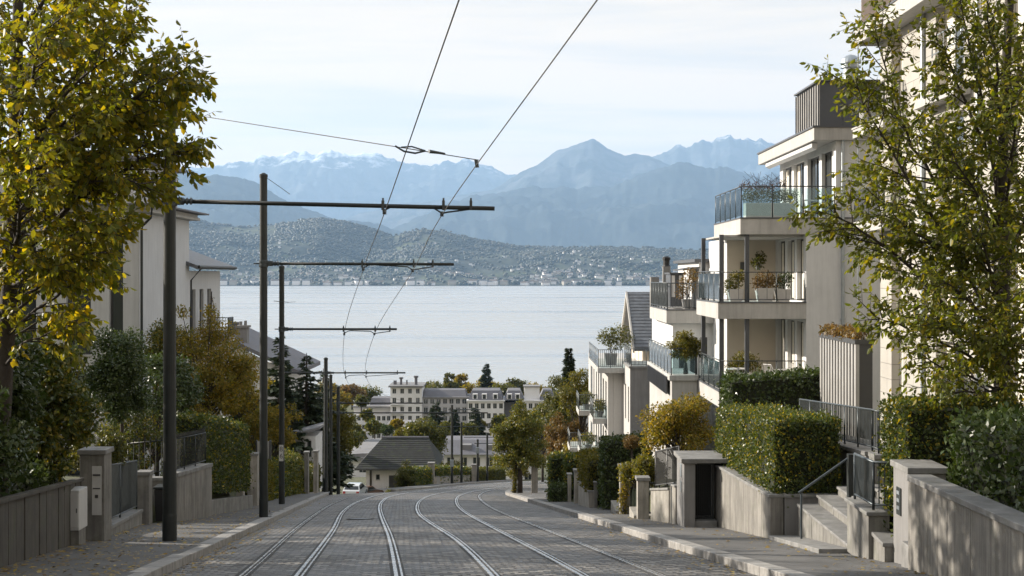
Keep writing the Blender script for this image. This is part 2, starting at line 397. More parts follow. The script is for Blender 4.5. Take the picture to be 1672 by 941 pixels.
def hedge(label, corners, zb, zt, lmat, leaf=.065, dens=2.6, rough=.05, name='hedge', cat='hedge', group=None, skip=(), gap=0.):
    """clipped hedge over a four cornered footprint (ccw): dark core for inner twigs and shade and a skin of leaves"""
    c = [Vector((x,y)) for x, y in corners]; mid = sum(c, Vector((0,0)))/4
    base = (mid.x, mid.y, sum(zb)/4); root = thing(name, label, cat, base, group)
    s = [p+(mid-p).normalized()*.11 for p in c]
    MB().hexa([(p.x,p.y,z) for p, z in zip(s, zb)]+[(p.x,p.y,z-.09) for p, z in zip(s, zt)]).build('twigs', MT['core'], root)
    fs = []
    for i in range(4):
        j = (i+1)%4
        fs.append(([(c[i].x,c[i].y,zb[i]),(c[j].x,c[j].y,zb[j]),(c[j].x,c[j].y,zt[j]),(c[i].x,c[i].y,zt[i])], i))
    fs.append(([(p.x,p.y,z) for p, z in zip(c, zt)], 4))
    Ps = []; Ns = []
    for q, i in fs:
        if i in skip: continue
        q = np.array(q); ar = np.linalg.norm(np.cross(q[2]-q[0], q[3]-q[1]))/2
        n = int(ar*dens/(leaf*leaf*.45)); u = rng.random((n,1)); v = rng.random((n,1))
        p = (1-u)*(1-v)*q[0]+u*(1-v)*q[1]+u*v*q[2]+(1-u)*v*q[3]
        nn = np.cross(q[1]-q[0], q[3]-q[0]); nn = nn/np.linalg.norm(nn)
        off = np.array([noise.noise(Vector(x)*2.6)*.9+noise.noise(Vector(x)*7)*.5 for x in p])*rough
        if gap: k = np.array([noise.noise(Vector(x)*3.1+Vector((9,0,0))) for x in p]) > -gap; p, off = p[k], off[k]
        p = p+nn*(off+rng.normal(-.015,.03,len(p)))[:,None]
        Ps.append(p); Ns.append(np.repeat(nn[None], len(p), 0))
    P = np.concatenate(Ps); Nn = np.concatenate(Ns); n = len(P)
    spr = rng.random(n) < .07; P[spr] += Nn[spr]*rng.uniform(.03,.14,(spr.sum(),1))+rng.normal(0,.02,(spr.sum(),3))
    D = rng.normal(0,.8,(n,3))+np.array([0,0,.35])+Nn*.35
    V, Fc = leaf_geo(P, D, Nn+rng.normal(0,.55,(n,3)), leaf*rng.uniform(.6,1.25,n), .6, .2, True)
    # sprigs that stick out
    npmesh('foliage', V, Fc, lmat, root)
    return root
# ------------------------------------------------------------------ leaf colours
L_YG = leafmat('maple_leaves', [(.075,.10,.016),(.10,.125,.018),(.13,.145,.02),(.11,.13,.018),(.18,.175,.02),(.08,.105,.016),(.14,.14,.018),(.115,.125,.018),(.21,.19,.02),(.33,.27,.022)], .5, (2.2,1.85,.36))
L_HORN = leafmat('hornbeam_leaves', [(.068,.092,.018),(.09,.11,.02),(.115,.128,.02),(.095,.112,.02),(.15,.15,.02),(.08,.10,.018),(.125,.125,.02),(.085,.105,.018),(.24,.20,.02)], .45, (1.9,1.8,.45))
L_DARK = leafmat('laurel_leaves', [(0.037,0.057,0.020),(0.050,0.073,0.024),(0.060,0.083,0.026),(0.043,0.065,0.021),(0.081,0.098,0.030),(0.053,0.073,0.025)], .18, (1.6,1.8,.6), .32)
L_MIX = leafmat('shrub_leaves', [(0.046,0.070,0.019),(0.062,0.086,0.022),(0.090,0.108,0.024),(0.054,0.079,0.020),(0.156,0.150,0.024),(0.070,0.086,0.022),(0.240,0.192,0.026)], .3, None, .4)
L_HEDGE = leafmat('clipped_hedge_leaves', [(0.041,0.067,0.018),(0.057,0.085,0.023),(0.075,0.101,0.025),(0.048,0.074,0.021),(0.103,0.121,0.028),(0.060,0.081,0.023),(0.041,0.063,0.018),(0.055,0.078,0.021),(0.069,0.092,0.023),(0.322,0.253,0.023)], .3, None, .38)
L_HEDGEY = leafmat('yellowing_hedge_leaves', [(.07,.08,.018),(.10,.105,.02),(.14,.125,.02),(.06,.07,.018),(.19,.15,.022),(.09,.09,.02)], .38)
L_AUT = leafmat('autumn_leaves', [(0.121,0.121,0.022),(0.176,0.154,0.024),(0.253,0.187,0.028),(0.110,0.121,0.024),(0.352,0.242,0.031),(0.088,0.105,0.024),(0.209,0.143,0.028)], .42, (1.8,1.6,.5))
L_BROWN = leafmat('russet_leaves', [(.13,.085,.03),(.17,.105,.032),(.10,.08,.028),(.21,.135,.035),(.09,.085,.028),(.15,.09,.032)], .35, (1.7,1.4,.8))
L_OLIVE = leafmat('olive_leaves', [(0.056,0.073,0.022),(0.075,0.088,0.025),(0.100,0.106,0.027),(0.062,0.075,0.022),(0.125,0.112,0.027)], .35)
L_FIR = leafmat('fir_needles', [(.026,.040,.020),(.034,.050,.025),(.042,.058,.028),(.03,.045,.022),(.052,.066,.03)], .08, (1.3,1.5,.8), .5)
L_PINK = leafmat('heather_leaves', [(.10,.05,.06),(.13,.07,.07),(.08,.05,.05),(.10,.08,.05),(.07,.07,.03)], .3, (1.5,1.3,1))
L_TWIN = leafmat('maple_green_leaves', [(.07,.095,.026),(.09,.11,.028),(.12,.13,.03),(.075,.095,.026),(.16,.145,.03),(.085,.10,.026),(.21,.17,.03)], .36)
# ------------------------------------------------------------------ camera, sky, sun, air
SUN_AZ, SUN_EL = 68, 22          # degrees to the left of the view, above the horizon
cam = bpy.data.objects.new('camera', bpy.data.cameras.new('camera')); COL.objects.link(cam)
cam.data.lens = 50; cam.data.sensor_width = 36; cam.data.clip_end = 90000; cam.data.clip_start = .1
cam.rotation_euler = (math.radians(90), 0, 0); cam.data.shift_y = -20.5/1672
sc.camera = cam
W = bpy.data.worlds.new('World'); sc.world = W; W.use_nodes = True
wt = W.node_tree; wn = wt.nodes; wl = wt.links
sky = wn.new('ShaderNodeTexSky'); sky.sky_type = 'NISHITA'; sky.sun_disc = False
sky.sun_elevation = math.radians(SUN_EL); sky.sun_rotation = math.radians(-SUN_AZ); sky.air_density = 1.0; sky.dust_density = 1.0
bg = wn['Background']; bg.inputs['Strength'].default_value = .06
tc = wn.new('ShaderNodeTexCoord'); sp = wn.new('ShaderNodeSeparateXYZ'); wl.new(tc.outputs['Generated'], sp.inputs[0])
def wmath(op, a, b):
    m = wn.new('ShaderNodeMath'); m.operation = op
    for i, v in enumerate((a, b)):
        if hasattr(v, 'is_output'): wl.new(v, m.inputs[i])
        else: m.inputs[i].default_value = v
    return m.outputs[0]
# thin high cloud: noise on a flat cloud deck far above, so it draws out into streaks towards the horizon
zz = wmath('MAXIMUM', wmath('ADD', sp.outputs[2], .06), .03)
cv = wn.new('ShaderNodeCombineXYZ'); wl.new(wmath('DIVIDE', sp.outputs[0], zz), cv.inputs[0]); wl.new(wmath('DIVIDE', sp.outputs[1], zz), cv.inputs[1])
mp = wn.new('ShaderNodeMapping'); mp.inputs['Rotation'].default_value = (0,0,math.radians(24)); mp.inputs['Scale'].default_value = (.55,1.5,1); mp.inputs['Location'].default_value = (3.3,1.7,0)
wl.new(cv.outputs[0], mp.inputs[0])
n1 = wn.new('ShaderNodeTexNoise'); n1.inputs['Scale'].default_value = .9; n1.inputs['Detail'].default_value = 9; n1.inputs['Roughness'].default_value = .62; n1.inputs['Distortion'].default_value = .6
wl.new(mp.outputs[0], n1.inputs[0])
rp = wn.new('ShaderNodeValToRGB'); rp.color_ramp.elements[0].position = .38; rp.color_ramp.elements[0].color = (.62,.62,.62,1)
rp.color_ramp.elements[1].position = .57; rp.color_ramp.elements[1].color = (.93,.93,.93,1); wl.new(n1.outputs[0], rp.inputs[0])
mxw = wn.new('ShaderNodeMix'); mxw.data_type = 'RGBA'; wl.new(rp.outputs[0], mxw.inputs[0])
wl.new(sky.outputs[0], mxw.inputs[6])
# lit cloud: creamy and brighter through the long low path near the horizon
hr_ = wn.new('ShaderNodeValToRGB'); wl.new(sp.outputs[2], hr_.inputs[0]); he = hr_.color_ramp.elements
he[0].position = .0; he[0].color = (1.72,1.22,.74,1); he[1].position = .55; he[1].color = (1.0,1.02,1.05,1); e2 = he.new(.2); e2.color = (1.36,1.09,.78,1)
vs_ = wn.new('ShaderNodeVectorMath'); vs_.operation = 'SCALE'; wl.new(hr_.outputs[0], vs_.inputs[0]); vs_.inputs[3].default_value = 7.3
wl.new(vs_.outputs[0], mxw.inputs[7])
wl.new(mxw.outputs[2], bg.inputs['Color'])
sd = Vector((-math.sin(math.radians(SUN_AZ))*math.cos(math.radians(SUN_EL)), math.cos(math.radians(SUN_AZ))*math.cos(math.radians(SUN_EL)), math.sin(math.radians(SUN_EL))))
sun = bpy.data.objects.new('sun', bpy.data.lights.new('sun', 'SUN')); COL.objects.link(sun)
sun.data.energy = 5.0; sun.data.angle = math.radians(.5); sun.data.color = (1,.91,.79)
sun.rotation_euler = sd.to_track_quat('Z', 'Y').to_euler()
sc.view_settings.view_transform = 'Standard'; sc.view_settings.look = 'None'; sc.view_settings.gamma = 1
sc.view_settings.use_curve_mapping = False; sc.view_settings.exposure = 1.1
cy = sc.cycles; cy.max_bounces = 8; cy.diffuse_bounces = 3; cy.glossy_bounces = 3; cy.transparent_max_bounces = 12; cy.transmission_bounces = 4
cy.volume_bounces = 1; cy.use_denoising = True; cy.use_adaptive_sampling = True; cy.adaptive_threshold = .015
cy.sample_clamp_indirect = 6

hz = MB(); hz.box(-23000, 23000, -60, 47000, -70, 4700)
k = N('air'); k.n.remove(k.b)
pv = k.add('ShaderNodeVolumePrincipled'); pv.inputs['Color'].default_value = (.44,.67,.98,1)
pv.inputs['Density'].default_value = 2.55e-5; pv.inputs['Anisotropy'].default_value = .12
k.link(pv.outputs[0], k.out.inputs['Volume'])
try: k.m.cycles.homogeneous_volume = True
except Exception: pass
tag(hz.build('haze', k.m), kind='stuff')

# ------------------------------------------------------------------ ground
def road_z(y):
    a = -1.55-.134*y
    return a if y < 230 else -57.2+math.log1p(math.exp((a+57.2)/4))*4
def walk_z(y): return road_z(y)+.13
def XL(y): return -4.92-.0875*(y-20)
def XR(y): return 3.48-.068*(y-20)
XWL = [(-60,3.5),(-30,-.6),(19.7,-7.1),(26.6,-8.05),(35,-9.05),(36,-8.55),(40.2,-8.5),(41,-8.9),(47.5,-8.9),(52,-9.7),(60,-10.4),(84,-12.6)]
XWR = [(-60,13),(-20,9),(15,5.45),(21.5,5.5),(27.7,5.05),(34.3,4.75),(34.5,4.0),(38,3.45),(47,3.2),(50,2.5),(57,2.0),(58.5,2.0),(60,2.3),(70,9),(90,10)]
EDGE = [((XL(y),y),(XR(y),y)) for y in range(-30, 77, 2)]+[((-9.1,80),(-.38,81)),((-7.2,85),(-.2,87)),((-5.7,97),(.15,97)),((-4.3,115),(1.6,107)),((-2.4,130),(4.2,117)),((.9,146),(8,127)),((6,160),(14,137)),((15,175),(23,147)),((30,190),(37,158))]
def smooth_edges(E):
    out = []
    for i in range(len(E)-1):
        (l0,r0),(l1,r1) = E[i], E[i+1]
        p = E[max(i-1,0)]; q = E[min(i+2,len(E)-1)]
        def cr(a,b,c,d,t): return tuple(.5*((2*b[k])+(c[k]-a[k])*t+(2*a[k]-5*b[k]+4*c[k]-d[k])*t*t+(3*b[k]-a[k]-3*c[k]+d[k])*t**3) for k in (0,1))
        n = 1 if l1[1] < 76 else 5
        for k in range(n): out.append((cr(p[0],l0,l1,q[0],k/n), cr(p[1],r0,r1,q[1],k/n)))
    out.append(E[-1]); return out
ED = smooth_edges(EDGE)
def road_left(y): return interp([(l[1],l[0]) for l, r in ED], y)
def road_right(y): return interp([(r[1],r[0]) for l, r in ED], y)
def sstep(a, b, x):
    t = min(1, max(0, (x-a)/(b-a))); return t*t*(3-2*t)
def ground(x, y):
    p = walk_z(y)
    if y < 84:
        d = interp(XWL, y)-x
        if d > .3: return p-.05+.95*sstep(.3,.7,d)+max(0,d-3)*.05
        lim = 6.9 if 21.5 < y < 27.9 else interp(XWR, y)
        d = x-lim
        if d > .35: return p-.05+(.95*sstep(.35,.75,d)+max(0,d-3)*.05)*(1-sstep(56,62,y))-.3*sstep(56,60,y)
        return p-.45
    l = road_left(min(y,189)); d = l-x
    out = p-.45
    if d > 0: out = p-.45-1.3*sstep(.6,7,d)*sstep(84,92,y)*(1-sstep(190,230,y))
    return out
xs = sorted(set(list(np.arange(-16,14.1,.5))+list(np.arange(-60,-16,4))+list(np.arange(16,61,4))+[-700,-500,-350,-250,-180,-130,-90,-70,70,90,130,180,250,350,500,700]))
ys = sorted(set(list(np.arange(-40,110,1.))+list(np.arange(110,240,4.))+list(np.arange(240,640,20.))+[640,660,680,690]))
V = np.array([(x, y, ground(x,y) if y < 640 else ground(x,640)-(y-640)*.03) for y in ys for x in xs]); nx = len(xs)
Fq = np.array([(j*nx+i, j*nx+i+1, (j+1)*nx+i+1, (j+1)*nx+i) for j in range(len(ys)-1) for i in range(nx-1)])
tag(npmesh('terrain', V, Fq, MT['soil'], smooth=True), kind='structure')

# road of setts
rows = []; s = 0; V = []; UV = []; K = 10
for i, (l, r) in enumerate(ED):
    if i: s += math.hypot((l[0]+r[0])/2-(ED[i-1][0][0]+ED[i-1][1][0])/2, (l[1]+r[1])/2-(ED[i-1][0][1]+ED[i-1][1][1])/2)
    w = math.hypot(l[0]-r[0], l[1]-r[1])
    for k in range(K+1):
        t = k/K; x = lerp(l[0],r[0],t); y = lerp(l[1],r[1],t)
        V.append((x, y, road_z(y)+.05*(1-(2*t-1)**2))); UV.append(((t-.5)*w, s))
Fq = [(i*(K+1)+k, i*(K+1)+k+1, (i+1)*(K+1)+k+1, (i+1)*(K+1)+k) for i in range(len(ED)-1) for k in range(K)]
tag(npmesh('road', V, Fq, MT['setts'], smooth=True, uv=UV), kind='structure')

# pavements: smooth asphalt sheets behind the kerbs
def sheet(name, A, B, mat, n=1):
    V = []
    for a, b in zip(A, B): V += [(a[0],a[1],walk_z(a[1])), (b[0],b[1],walk_z(b[1]))]
    Fq = [(2*i, 2*i+1, 2*i+3, 2*i+2) for i in range(len(A)-1)]
    return tag(npmesh(name, V, Fq, mat), kind='structure')
yl = list(range(-30, 79, 2)); sheet('pavement', [(XL(y)-.2,y) for y in yl], [(interp(XWL,y)-.28,y) for y in yl], MT['asphalt'])
yr = list(range(-30, 60, 2)); A = [(road_right(y)+.2,y) for y in yr]; B = [(max(interp(XWR,y)+.3, 7.2 if 21.9 < y < 28 else 0),y) for y in yr]
A += [(road_right(y)+.2,y) for y in (60,64,68,72,76,80,85,90,95,100,105,112,118)]; B += [(3,60),(6,64),(9,68),(10.5,72),(11,76),(11.5,80),(12,85),(13,90),(14,95),(15,100),(16,105),(17,108),(18,112)]
sheet('pavement', A, B, MT['asphalt'])
yo = [86,90,95,100,105,110,115,120,125,130,135,140,146]; sheet('pavement', [(road_left(y)-.15,y) for y in yo], [(road_left(y)-1.7,y) for y in yo], MT['asphalt'])
# kerbs: stones laid end to end
def kerb(label, pts, side, lowered=None):
    mb = MB()
    P = [Vector((x,y)) for x, y in pts]; acc = []
    for a, b in zip(P, P[1:]):
        n = max(1, round((b-a).length/1.0))
        acc += [a.lerp(b, k/n) for k in range(n)]
    acc.append(P[-1])
    for a, b in zip(acc, acc[1:]):
        d = (b-a).normalized(); a2 = a+d*.006; b2 = b-d*.006; j = random.uniform(-.006,.006)
        q = Vector((-d.y,d.x))*side*.3
        za, zb = walk_z(a2.y)+.006+j, walk_z(b2.y)+.006+j
        p = [a2, b2, b2+q, a2+q] if side > 0 else [a2+q, b2+q, b2, a2]
        z = [za, zb, zb, za]
        mb.hexa([(u.x,u.y,w-.4) for u, w in zip(p, z)]+[(u.x,u.y,w) for u, w in zip(p, z)])
    tag(mb.build('kerb', MT['granite'], bevel=.014), label, kind='structure')
kerb('pale granite kerb along the left pavement', [(XL(y),y) for y in range(-10,75,1)]+[(-9.72,75.5),(-9.95,77),(-10.3,78.2),(-11,79)], 1)
kerb('granite kerb along the right pavement', [(road_right(y),y) for y in list(range(-10,70,1))+list(range(70,100,2))+[103,107,112]], -1)
kerb('granite kerb along the outside of the bend', [(road_left(y),y) for y in [86,88,90,94,98,102,106,110,114,118,122,126,130,134,138,142,146]], 1)

# lake
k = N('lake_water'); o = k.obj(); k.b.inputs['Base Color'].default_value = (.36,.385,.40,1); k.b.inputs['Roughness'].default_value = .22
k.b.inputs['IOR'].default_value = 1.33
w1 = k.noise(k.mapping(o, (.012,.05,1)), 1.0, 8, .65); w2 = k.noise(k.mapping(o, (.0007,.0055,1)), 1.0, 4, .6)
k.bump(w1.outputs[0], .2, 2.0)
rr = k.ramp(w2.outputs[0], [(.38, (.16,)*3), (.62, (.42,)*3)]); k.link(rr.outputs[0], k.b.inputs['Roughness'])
LZ = -58
V = np.array([(x,y,LZ) for y in (640,1500,4000,8300) for x in (-9000,-2000,2000,9000)]); Fq = [(j*4+i, j*4+i+1, (j+1)*4+i+1, (j+1)*4+i) for j in range(3) for i in range(3)]
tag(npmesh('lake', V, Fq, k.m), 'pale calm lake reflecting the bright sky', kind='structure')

# ------------------------------------------------------------------ far shore
HP = [(-300,330),(100,330),(235,345),(300,352),(345,366),(400,372),(440,368),(480,362),(520,358),(560,362),(600,372),(640,386),(690,374),(730,378),(770,391),(850,404),(950,404),(1040,405),(1160,409),(1300,410),(1500,412),(2100,412)]
Y0, Y1 = 7900, 10400
def hill(px, u):
    """height over the lake at view angle px, u = 0 at the shore, 1 on the ridge"""
    y = lerp(Y0, Y1, u); x = (px-836)/F*y
    top = (450-interp(HP, px))/F*Y1-LZ
    b = noise.fractal(Vector((x/900, y/900, 3)), 1., 2., 5)
    c = noise.fractal(Vector((x/260, y/260, 8)), 1., 2., 4)
    g = (u**1.05 if u < 1 else max(0, 1-(u-1)*.8))
    side = 1-.25*math.exp(-((px-600)/60)**2)*math.sin(math.pi*min(1,u))
    return LZ+1+(top-1)*g*side+(b*62+c*12+abs(noise.noise(Vector((x/1300,y/700,2))))*90-25)*math.sin(math.pi*min(1,max(0,u)))*min(1,top/200)
pxs = np.linspace(-300, 2100, 420); us = list(np.linspace(0,1,46))+[1.1,1.3,1.6,2.2]
V = []
for u in us:
    y = lerp(Y0, Y1, u)
    for px in pxs: V.append(((px-836)/F*y, y, hill(px,u)))
nx = len(pxs); Fq = [(j*nx+i, j*nx+i+1, (j+1)*nx+i+1, (j+1)*nx+i) for j in range(len(us)-1) for i in range(nx-1)]
k = N('hill_ground'); o = k.obj(); nn = k.noise(o, .004, 6, .65)
k.link(k.ramp(nn.outputs[0], [(.32,(.018,.026,.014)),(.52,(.028,.036,.018)),(.62,(.075,.09,.036)),(.72,(.05,.055,.028))]).outputs[0], k.b.inputs['Base Color']); k.b.inputs['Roughness'].default_value = 1
tag(npmesh('far_hill', V, Fq, k.m, smooth=True), 'wooded far shore hill dotted with houses', kind='structure')
# woods on the hill
icoV = np.array([(0,0,-1),(.72,-.53,-.45),(-.28,-.85,-.45),(-.89,0,-.45),(-.28,.85,-.45),(.72,.53,-.45),(.28,-.85,.45),(-.72,-.53,.45),(-.72,.53,.45),(.28,.85,.45),(.89,0,.45),(0,0,1)])
icoF = np.array([(0,1,2),(1,0,5),(0,2,3),(0,3,4),(0,4,5),(1,5,10),(2,1,6),(3,2,7),(4,3,8),(5,4,9),(1,10,6),(2,6,7),(3,7,8),(4,8,9),(5,9,10),(6,10,11),(7,6,11),(8,7,11),(9,8,11),(10,9,11)])
def meadow(px, u): return (350 < px < 450 and .80 < u < .98)
pos = []
while len(pos) < 26000:
    px = random.uniform(-60, 1720); u = random.random()**.9*1.02; y = lerp(Y0, Y1, u); x = (px-836)/F*y
    if meadow(px,u) and random.random() < .96: continue
    dn = noise.fractal(Vector((x/330, y/330, 1)), 1, 2, 4)
    if noise.fractal(Vector((x/420, y/300, 5)), 1, 2, 3) > .12 and u < .55 and random.random() < .45: continue
    town = (1-sstep(.25,.75,u)) if px < 640 else (1-.35*sstep(.6,1,u))
    if dn < -.22+.5*town-.15 and random.random() < .88: continue
    pos.append((x, y, hill(px,u), random.uniform(8,14)*(1.25 if u < .05 else 1), px, u))
P = np.array([p[:3] for p in pos]); R = np.array([p[3] for p in pos])
J = 1+rng.normal(0,.16,(len(P),12,3))
V = (P[:,None,:]+np.array([0,0,1.])*R[:,None,None]*.75+icoV[None]*R[:,None,None]*J*np.array([1,1,.62])).reshape(-1,3)
Fq = (np.arange(len(P))[:,None,None]*12+icoF[None]).reshape(-1,3)
lm_far = leafmat('far_woods', [(.016,.026,.013),(.022,.031,.014),(.030,.036,.016),(.042,.041,.016),(.025,.033,.015),(.06,.05,.018),(.018,.028,.013)], .0)
tag(npmesh('far_woods', V, Fq, lm_far, smooth=True), kind='stuff')
# houses on the hill: the largest 300 one by one, the rest as one
hw = [M('far_house_wall', (.72,.70,.68), .9, .05, .01, 0), M('far_house_wall_ochre', (.36,.33,.28), .9, .05, .01, 0)]
hr = [M('far_roof_grey', (.10,.10,.10), .8, .1, .01, 0), M('far_roof_brown', (.11,.08,.06), .8, .1, .01, 0)]
def house_mb(mb, c, w, d, h, rh, a, wi=0, ri=1):
    ca, sa = math.cos(a), math.sin(a)
    def T(x,y,z): return (c[0]+x*ca-y*sa, c[1]+x*sa+y*ca, c[2]+z)
    mb.hexa([T(-w,-d,-6),T(w,-d,-6),T(w,d,-6),T(-w,d,-6),T(-w,-d,h),T(w,-d,h),T(w,d,h),T(-w,d,h)], wi)
    e = 1.12
    mb.faces([T(-w*e,-d*e,h-.2),T(w*e,-d*e,h-.2),T(w*e,d*e,h-.2),T(-w*e,d*e,h-.2),T(-w*e,0,h+rh),T(w*e,0,h+rh)], [(0,1,5,4),(2,3,4,5),(0,4,3),(1,2,5),(3,2,1,0)], ri)
meshes = []
for q in range(6):
    mb = MB(); house_mb(mb, (0,0,0), random.uniform(6,10), random.uniform(4.5,7), random.uniform(6,12), random.uniform(2,4.5), 0)
    me = bpy.data.meshes.new('hillside_house'); me.from_pydata(mb.v, [], mb.f); me.polygons.foreach_set('material_index', mb.mi)
    me.materials.append(hw[q%2 if q > 3 else 0]); me.materials.append(hr[q%2]); meshes.append(me)
hs = []
for q in range(1100):
    px = random.gauss(980, 210) if random.random() < .62 else random.uniform(230, 1300)
    u = abs(random.gauss(0,.42)) if px > 640 else abs(random.gauss(.12,.28))
    if not (200 < px < 1420) or u > .97 or u < .012: continue
    y = lerp(Y0,Y1,u); x = (px-836)/F*y
    if noise.fractal(Vector((x/420, y/300, 5)), 1, 2, 3) < .0: continue
    hs.append((u, x, y, hill(px,u)))
for px in np.arange(330, 1330, 17): 
    if random.random() < .7: hs.append((.014, (px-836)/F*Y0*1.004, lerp(Y0,Y1,.014), LZ+4))
hs.sort(); rest = MB()
for i, (u,x,y,z) in enumerate(hs):
    s = 2.3 if u < .02 else 1.45; a = random.uniform(-.5,.5)
    if i < 290:
        ob = bpy.data.objects.new('hillside_house', meshes[random.randrange(6)]); COL.objects.link(ob)
        ob.location = (x,y,z); ob.rotation_euler = (0,0,a); ob.scale = (s*1.1,s,s)
        tag(ob, 'small pale house on the far shore across the lake', 'house', 'houses on the far shore')
    else: house_mb(rest, (x,y,z+3), random.uniform(7,11), random.uniform(5,7), random.uniform(5,9), random.uniform(2,4), a, 0, 1)
tag(rest.build('far_town', [hw[0], hr[0]]), kind='stuff')

# ------------------------------------------------------------------ mountains
def mountain(label, prof, D, Wd, rough, snow, seed, col=((.035,.043,.042),(.10,.105,.11)), px0=-350, px1=2050, n=760, m=64, fq=1., crag=.5):
    pxs = np.linspace(px0, px1, n); ts = np.linspace(-1, .35, m); V = []
    for t in ts:
        y = D+t*Wd
        for px in pxs:
            x = (px-836)/F*D
            top = (450-interp(prof, px))/F*D-LZ
            wx = x+noise.fractal(Vector((x/2600*fq, t*2.2, seed)), 1, 2, 4)*900/fq*min(1,abs(t)*2.2)
            r = noise.ridged_multi_fractal(Vector((wx/2900*fq, t*Wd/3600+seed, seed*2.3)), .75, 2.15, 8, 1., 2.)
            r2 = noise.fractal(Vector((x/420*fq, t*3, seed+5)), .9, 2, 5)
            g = (1-abs(t))**.85
            sharp = noise.fractal(Vector((x/520*fq, seed*7, 1.5)), .8, 2.2, 6)*rough*crag*math.exp(-abs(t)*6)
            z = LZ+top*g*(1-.02)+(r-1.25)*rough*math.sin(math.pi*min(1,abs(t)))**.8*min(1.2,top/900)+r2*rough*.22*(g**.5)*min(1,abs(t)*5)+sharp*min(1,top/900)
            V.append(((px-836)/F*y, y, z))
    Fq = [(j*n+i, j*n+i+1, (j+1)*n+i+1, (j+1)*n+i) for j in range(m-1) for i in range(n-1)]
    k = N('mountain_rock'); g = k.add('ShaderNodeNewGeometry'); s = k.add('ShaderNodeSeparateXYZ'); k.link(g.outputs['Position'], s.inputs[0])
    nz = k.noise(g.outputs['Position'], .0016, 8, .7); sn = k.add('ShaderNodeSeparateXYZ'); k.link(g.outputs['Normal'], sn.inputs[0])
    c = k.ramp(nz.outputs[0], [(.4, col[0]), (.62, col[1])]).outputs[0]
    if snow:
        a = k.add('ShaderNodeMath', operation='MULTIPLY_ADD'); k.link(nz.outputs[0], a.inputs[0]); a.inputs[1].default_value = 2600; k.link(s.outputs[2], a.inputs[2])
        b = k.add('ShaderNodeMath', operation='MULTIPLY_ADD'); k.link(sn.outputs[2], b.inputs[0]); b.inputs[1].default_value = 900; k.link(a.outputs[0], b.inputs[2])
        mr = k.add('ShaderNodeMapRange'); k.link(b.outputs[0], mr.inputs[0]); mr.inputs[1].default_value = snow+1650; mr.inputs[2].default_value = snow+2250
        c = k.mix(mr.outputs[0], c, (.82,.84,.87))
    k.link(c, k.b.inputs['Base Color']); k.b.inputs['Roughness'].default_value = 1; k.b.inputs['Specular IOR Level'].default_value = 0
    tag(npmesh('mountain', V, Fq, k.m, smooth=True), label, kind='structure')
mountain('distant snowy range on the left horizon', [(-400,262),(200,280),(300,272),(370,262),(410,256),(450,249),(485,245),(515,239),(540,245),(580,243),(620,251),(660,263),(690,262),(720,258),(745,262),(765,258),(800,268),(840,279),(900,300),(1000,330),(1300,350),(2100,350)], 42000, 8000, 330, 3650, 3)
mountain('snow streaked massif on the right horizon', [(-400,420),(800,380),(960,300),(1020,252),(1050,245),(1080,239),(1110,234),(1135,230),(1165,224),(1180,217),(1192,213),(1210,219),(1230,225),(1270,225),(1320,230),(1400,238),(1672,246),(2100,255)], 38500, 8000, 420, 4150, 11)
mountain('pointed blue mountain right of centre', [(-400,430),(400,400),(600,345),(680,330),(740,318),(800,304),(850,279),(880,262),(895,250),(908,242),(922,241),(940,234),(955,226),(968,220),(982,229),(1000,243),(1020,250),(1038,247),(1060,253),(1100,264),(1150,290),(1200,310),(1400,330),(2100,340)], 32000, 8000, 280, 0, 23, crag=.22)
mountain('long blue forested ridge above the lake', [(-400,430),(560,405),(640,372),(690,345),(740,326),(790,313),(850,303),(890,298),(930,300),(965,303),(1010,292),(1060,276),(1100,265),(1140,262),(1180,268),(1230,280),(1300,290),(1500,300),(2100,310)], 25500, 6300, 220, 0, 31, ((.028,.036,.036),(.05,.058,.058)))
mountain('dark blue slope on the left falling to the right', [(-400,285),(100,280),(220,274),(290,281),(350,279),(385,287),(420,302),(460,322),(500,340),(550,352),(620,366),(700,385),(800,402),(950,420),(2100,435)], 21500, 5000, 160, 0, 43, ((.028,.036,.036),(.05,.058,.058)))
# ------------------------------------------------------------------ tram rails
RAILS = {
 'leftmost faint rail, half sunk in the setts by the left kerb': ([(-2.3,2),(-3.0,11),(-3.77,20),(-5.2,34),(-6.4,47),(-7.3,58),(-7.9,68)], .6),
 'second rail from the left, beside the faint sunken one': ([(-1.5,2),(-2.2,11),(-2.98,20),(-4.23,33.6),(-5.5,46),(-6.35,57),(-6.75,66),(-6.9,74),(-6.4,86),(-4.9,100),(-3.3,115),(-.9,130),(2.5,146),(7.5,160)], 1),
 'third rail from the left, the brightest one in the middle of the street': ([(-.1,2),(-.8,11),(-1.61,20),(-2.6,30.2),(-3.85,42),(-4.86,52.2),(-5.55,61),(-5.95,70),(-5.6,84),(-4.0,99),(-2.3,114),(.1,129),(3.4,144),(8.6,158)], 1.1),
 'third rail from the right, curving right past the middle': ([(1.1,2),(.4,11),(-.30,20),(-1.1,28.6),(-2.1,37),(-2.9,44.4),(-3.6,54),(-4.05,64),(-4.1,74),(-3.5,85),(-2.2,98),(-.5,112),(2.0,126),(5.2,140),(10,153)], 1.1),
 'second rail from the right, bright beside the outer one': ([(2.3,2),(1.6,11),(.93,20),(-.36,33.6),(-1.3,43.5),(-2.0,53),(-2.5,64),(-2.65,74),(-2.2,86),(-1.1,98),(.7,111),(3.3,124),(6.6,137),(11.5,149)], 1.1),
 'rightmost thin rail, nearest the right kerb': ([(3.3,2),(2.7,11),(2.02,20),(.59,36),(-.25,45),(-.9,54),(-1.45,65),(-1.7,75),(-1.45,87),(-.3,100),(1.6,111),(4.4,122),(7.9,134),(13,145)], .7)}
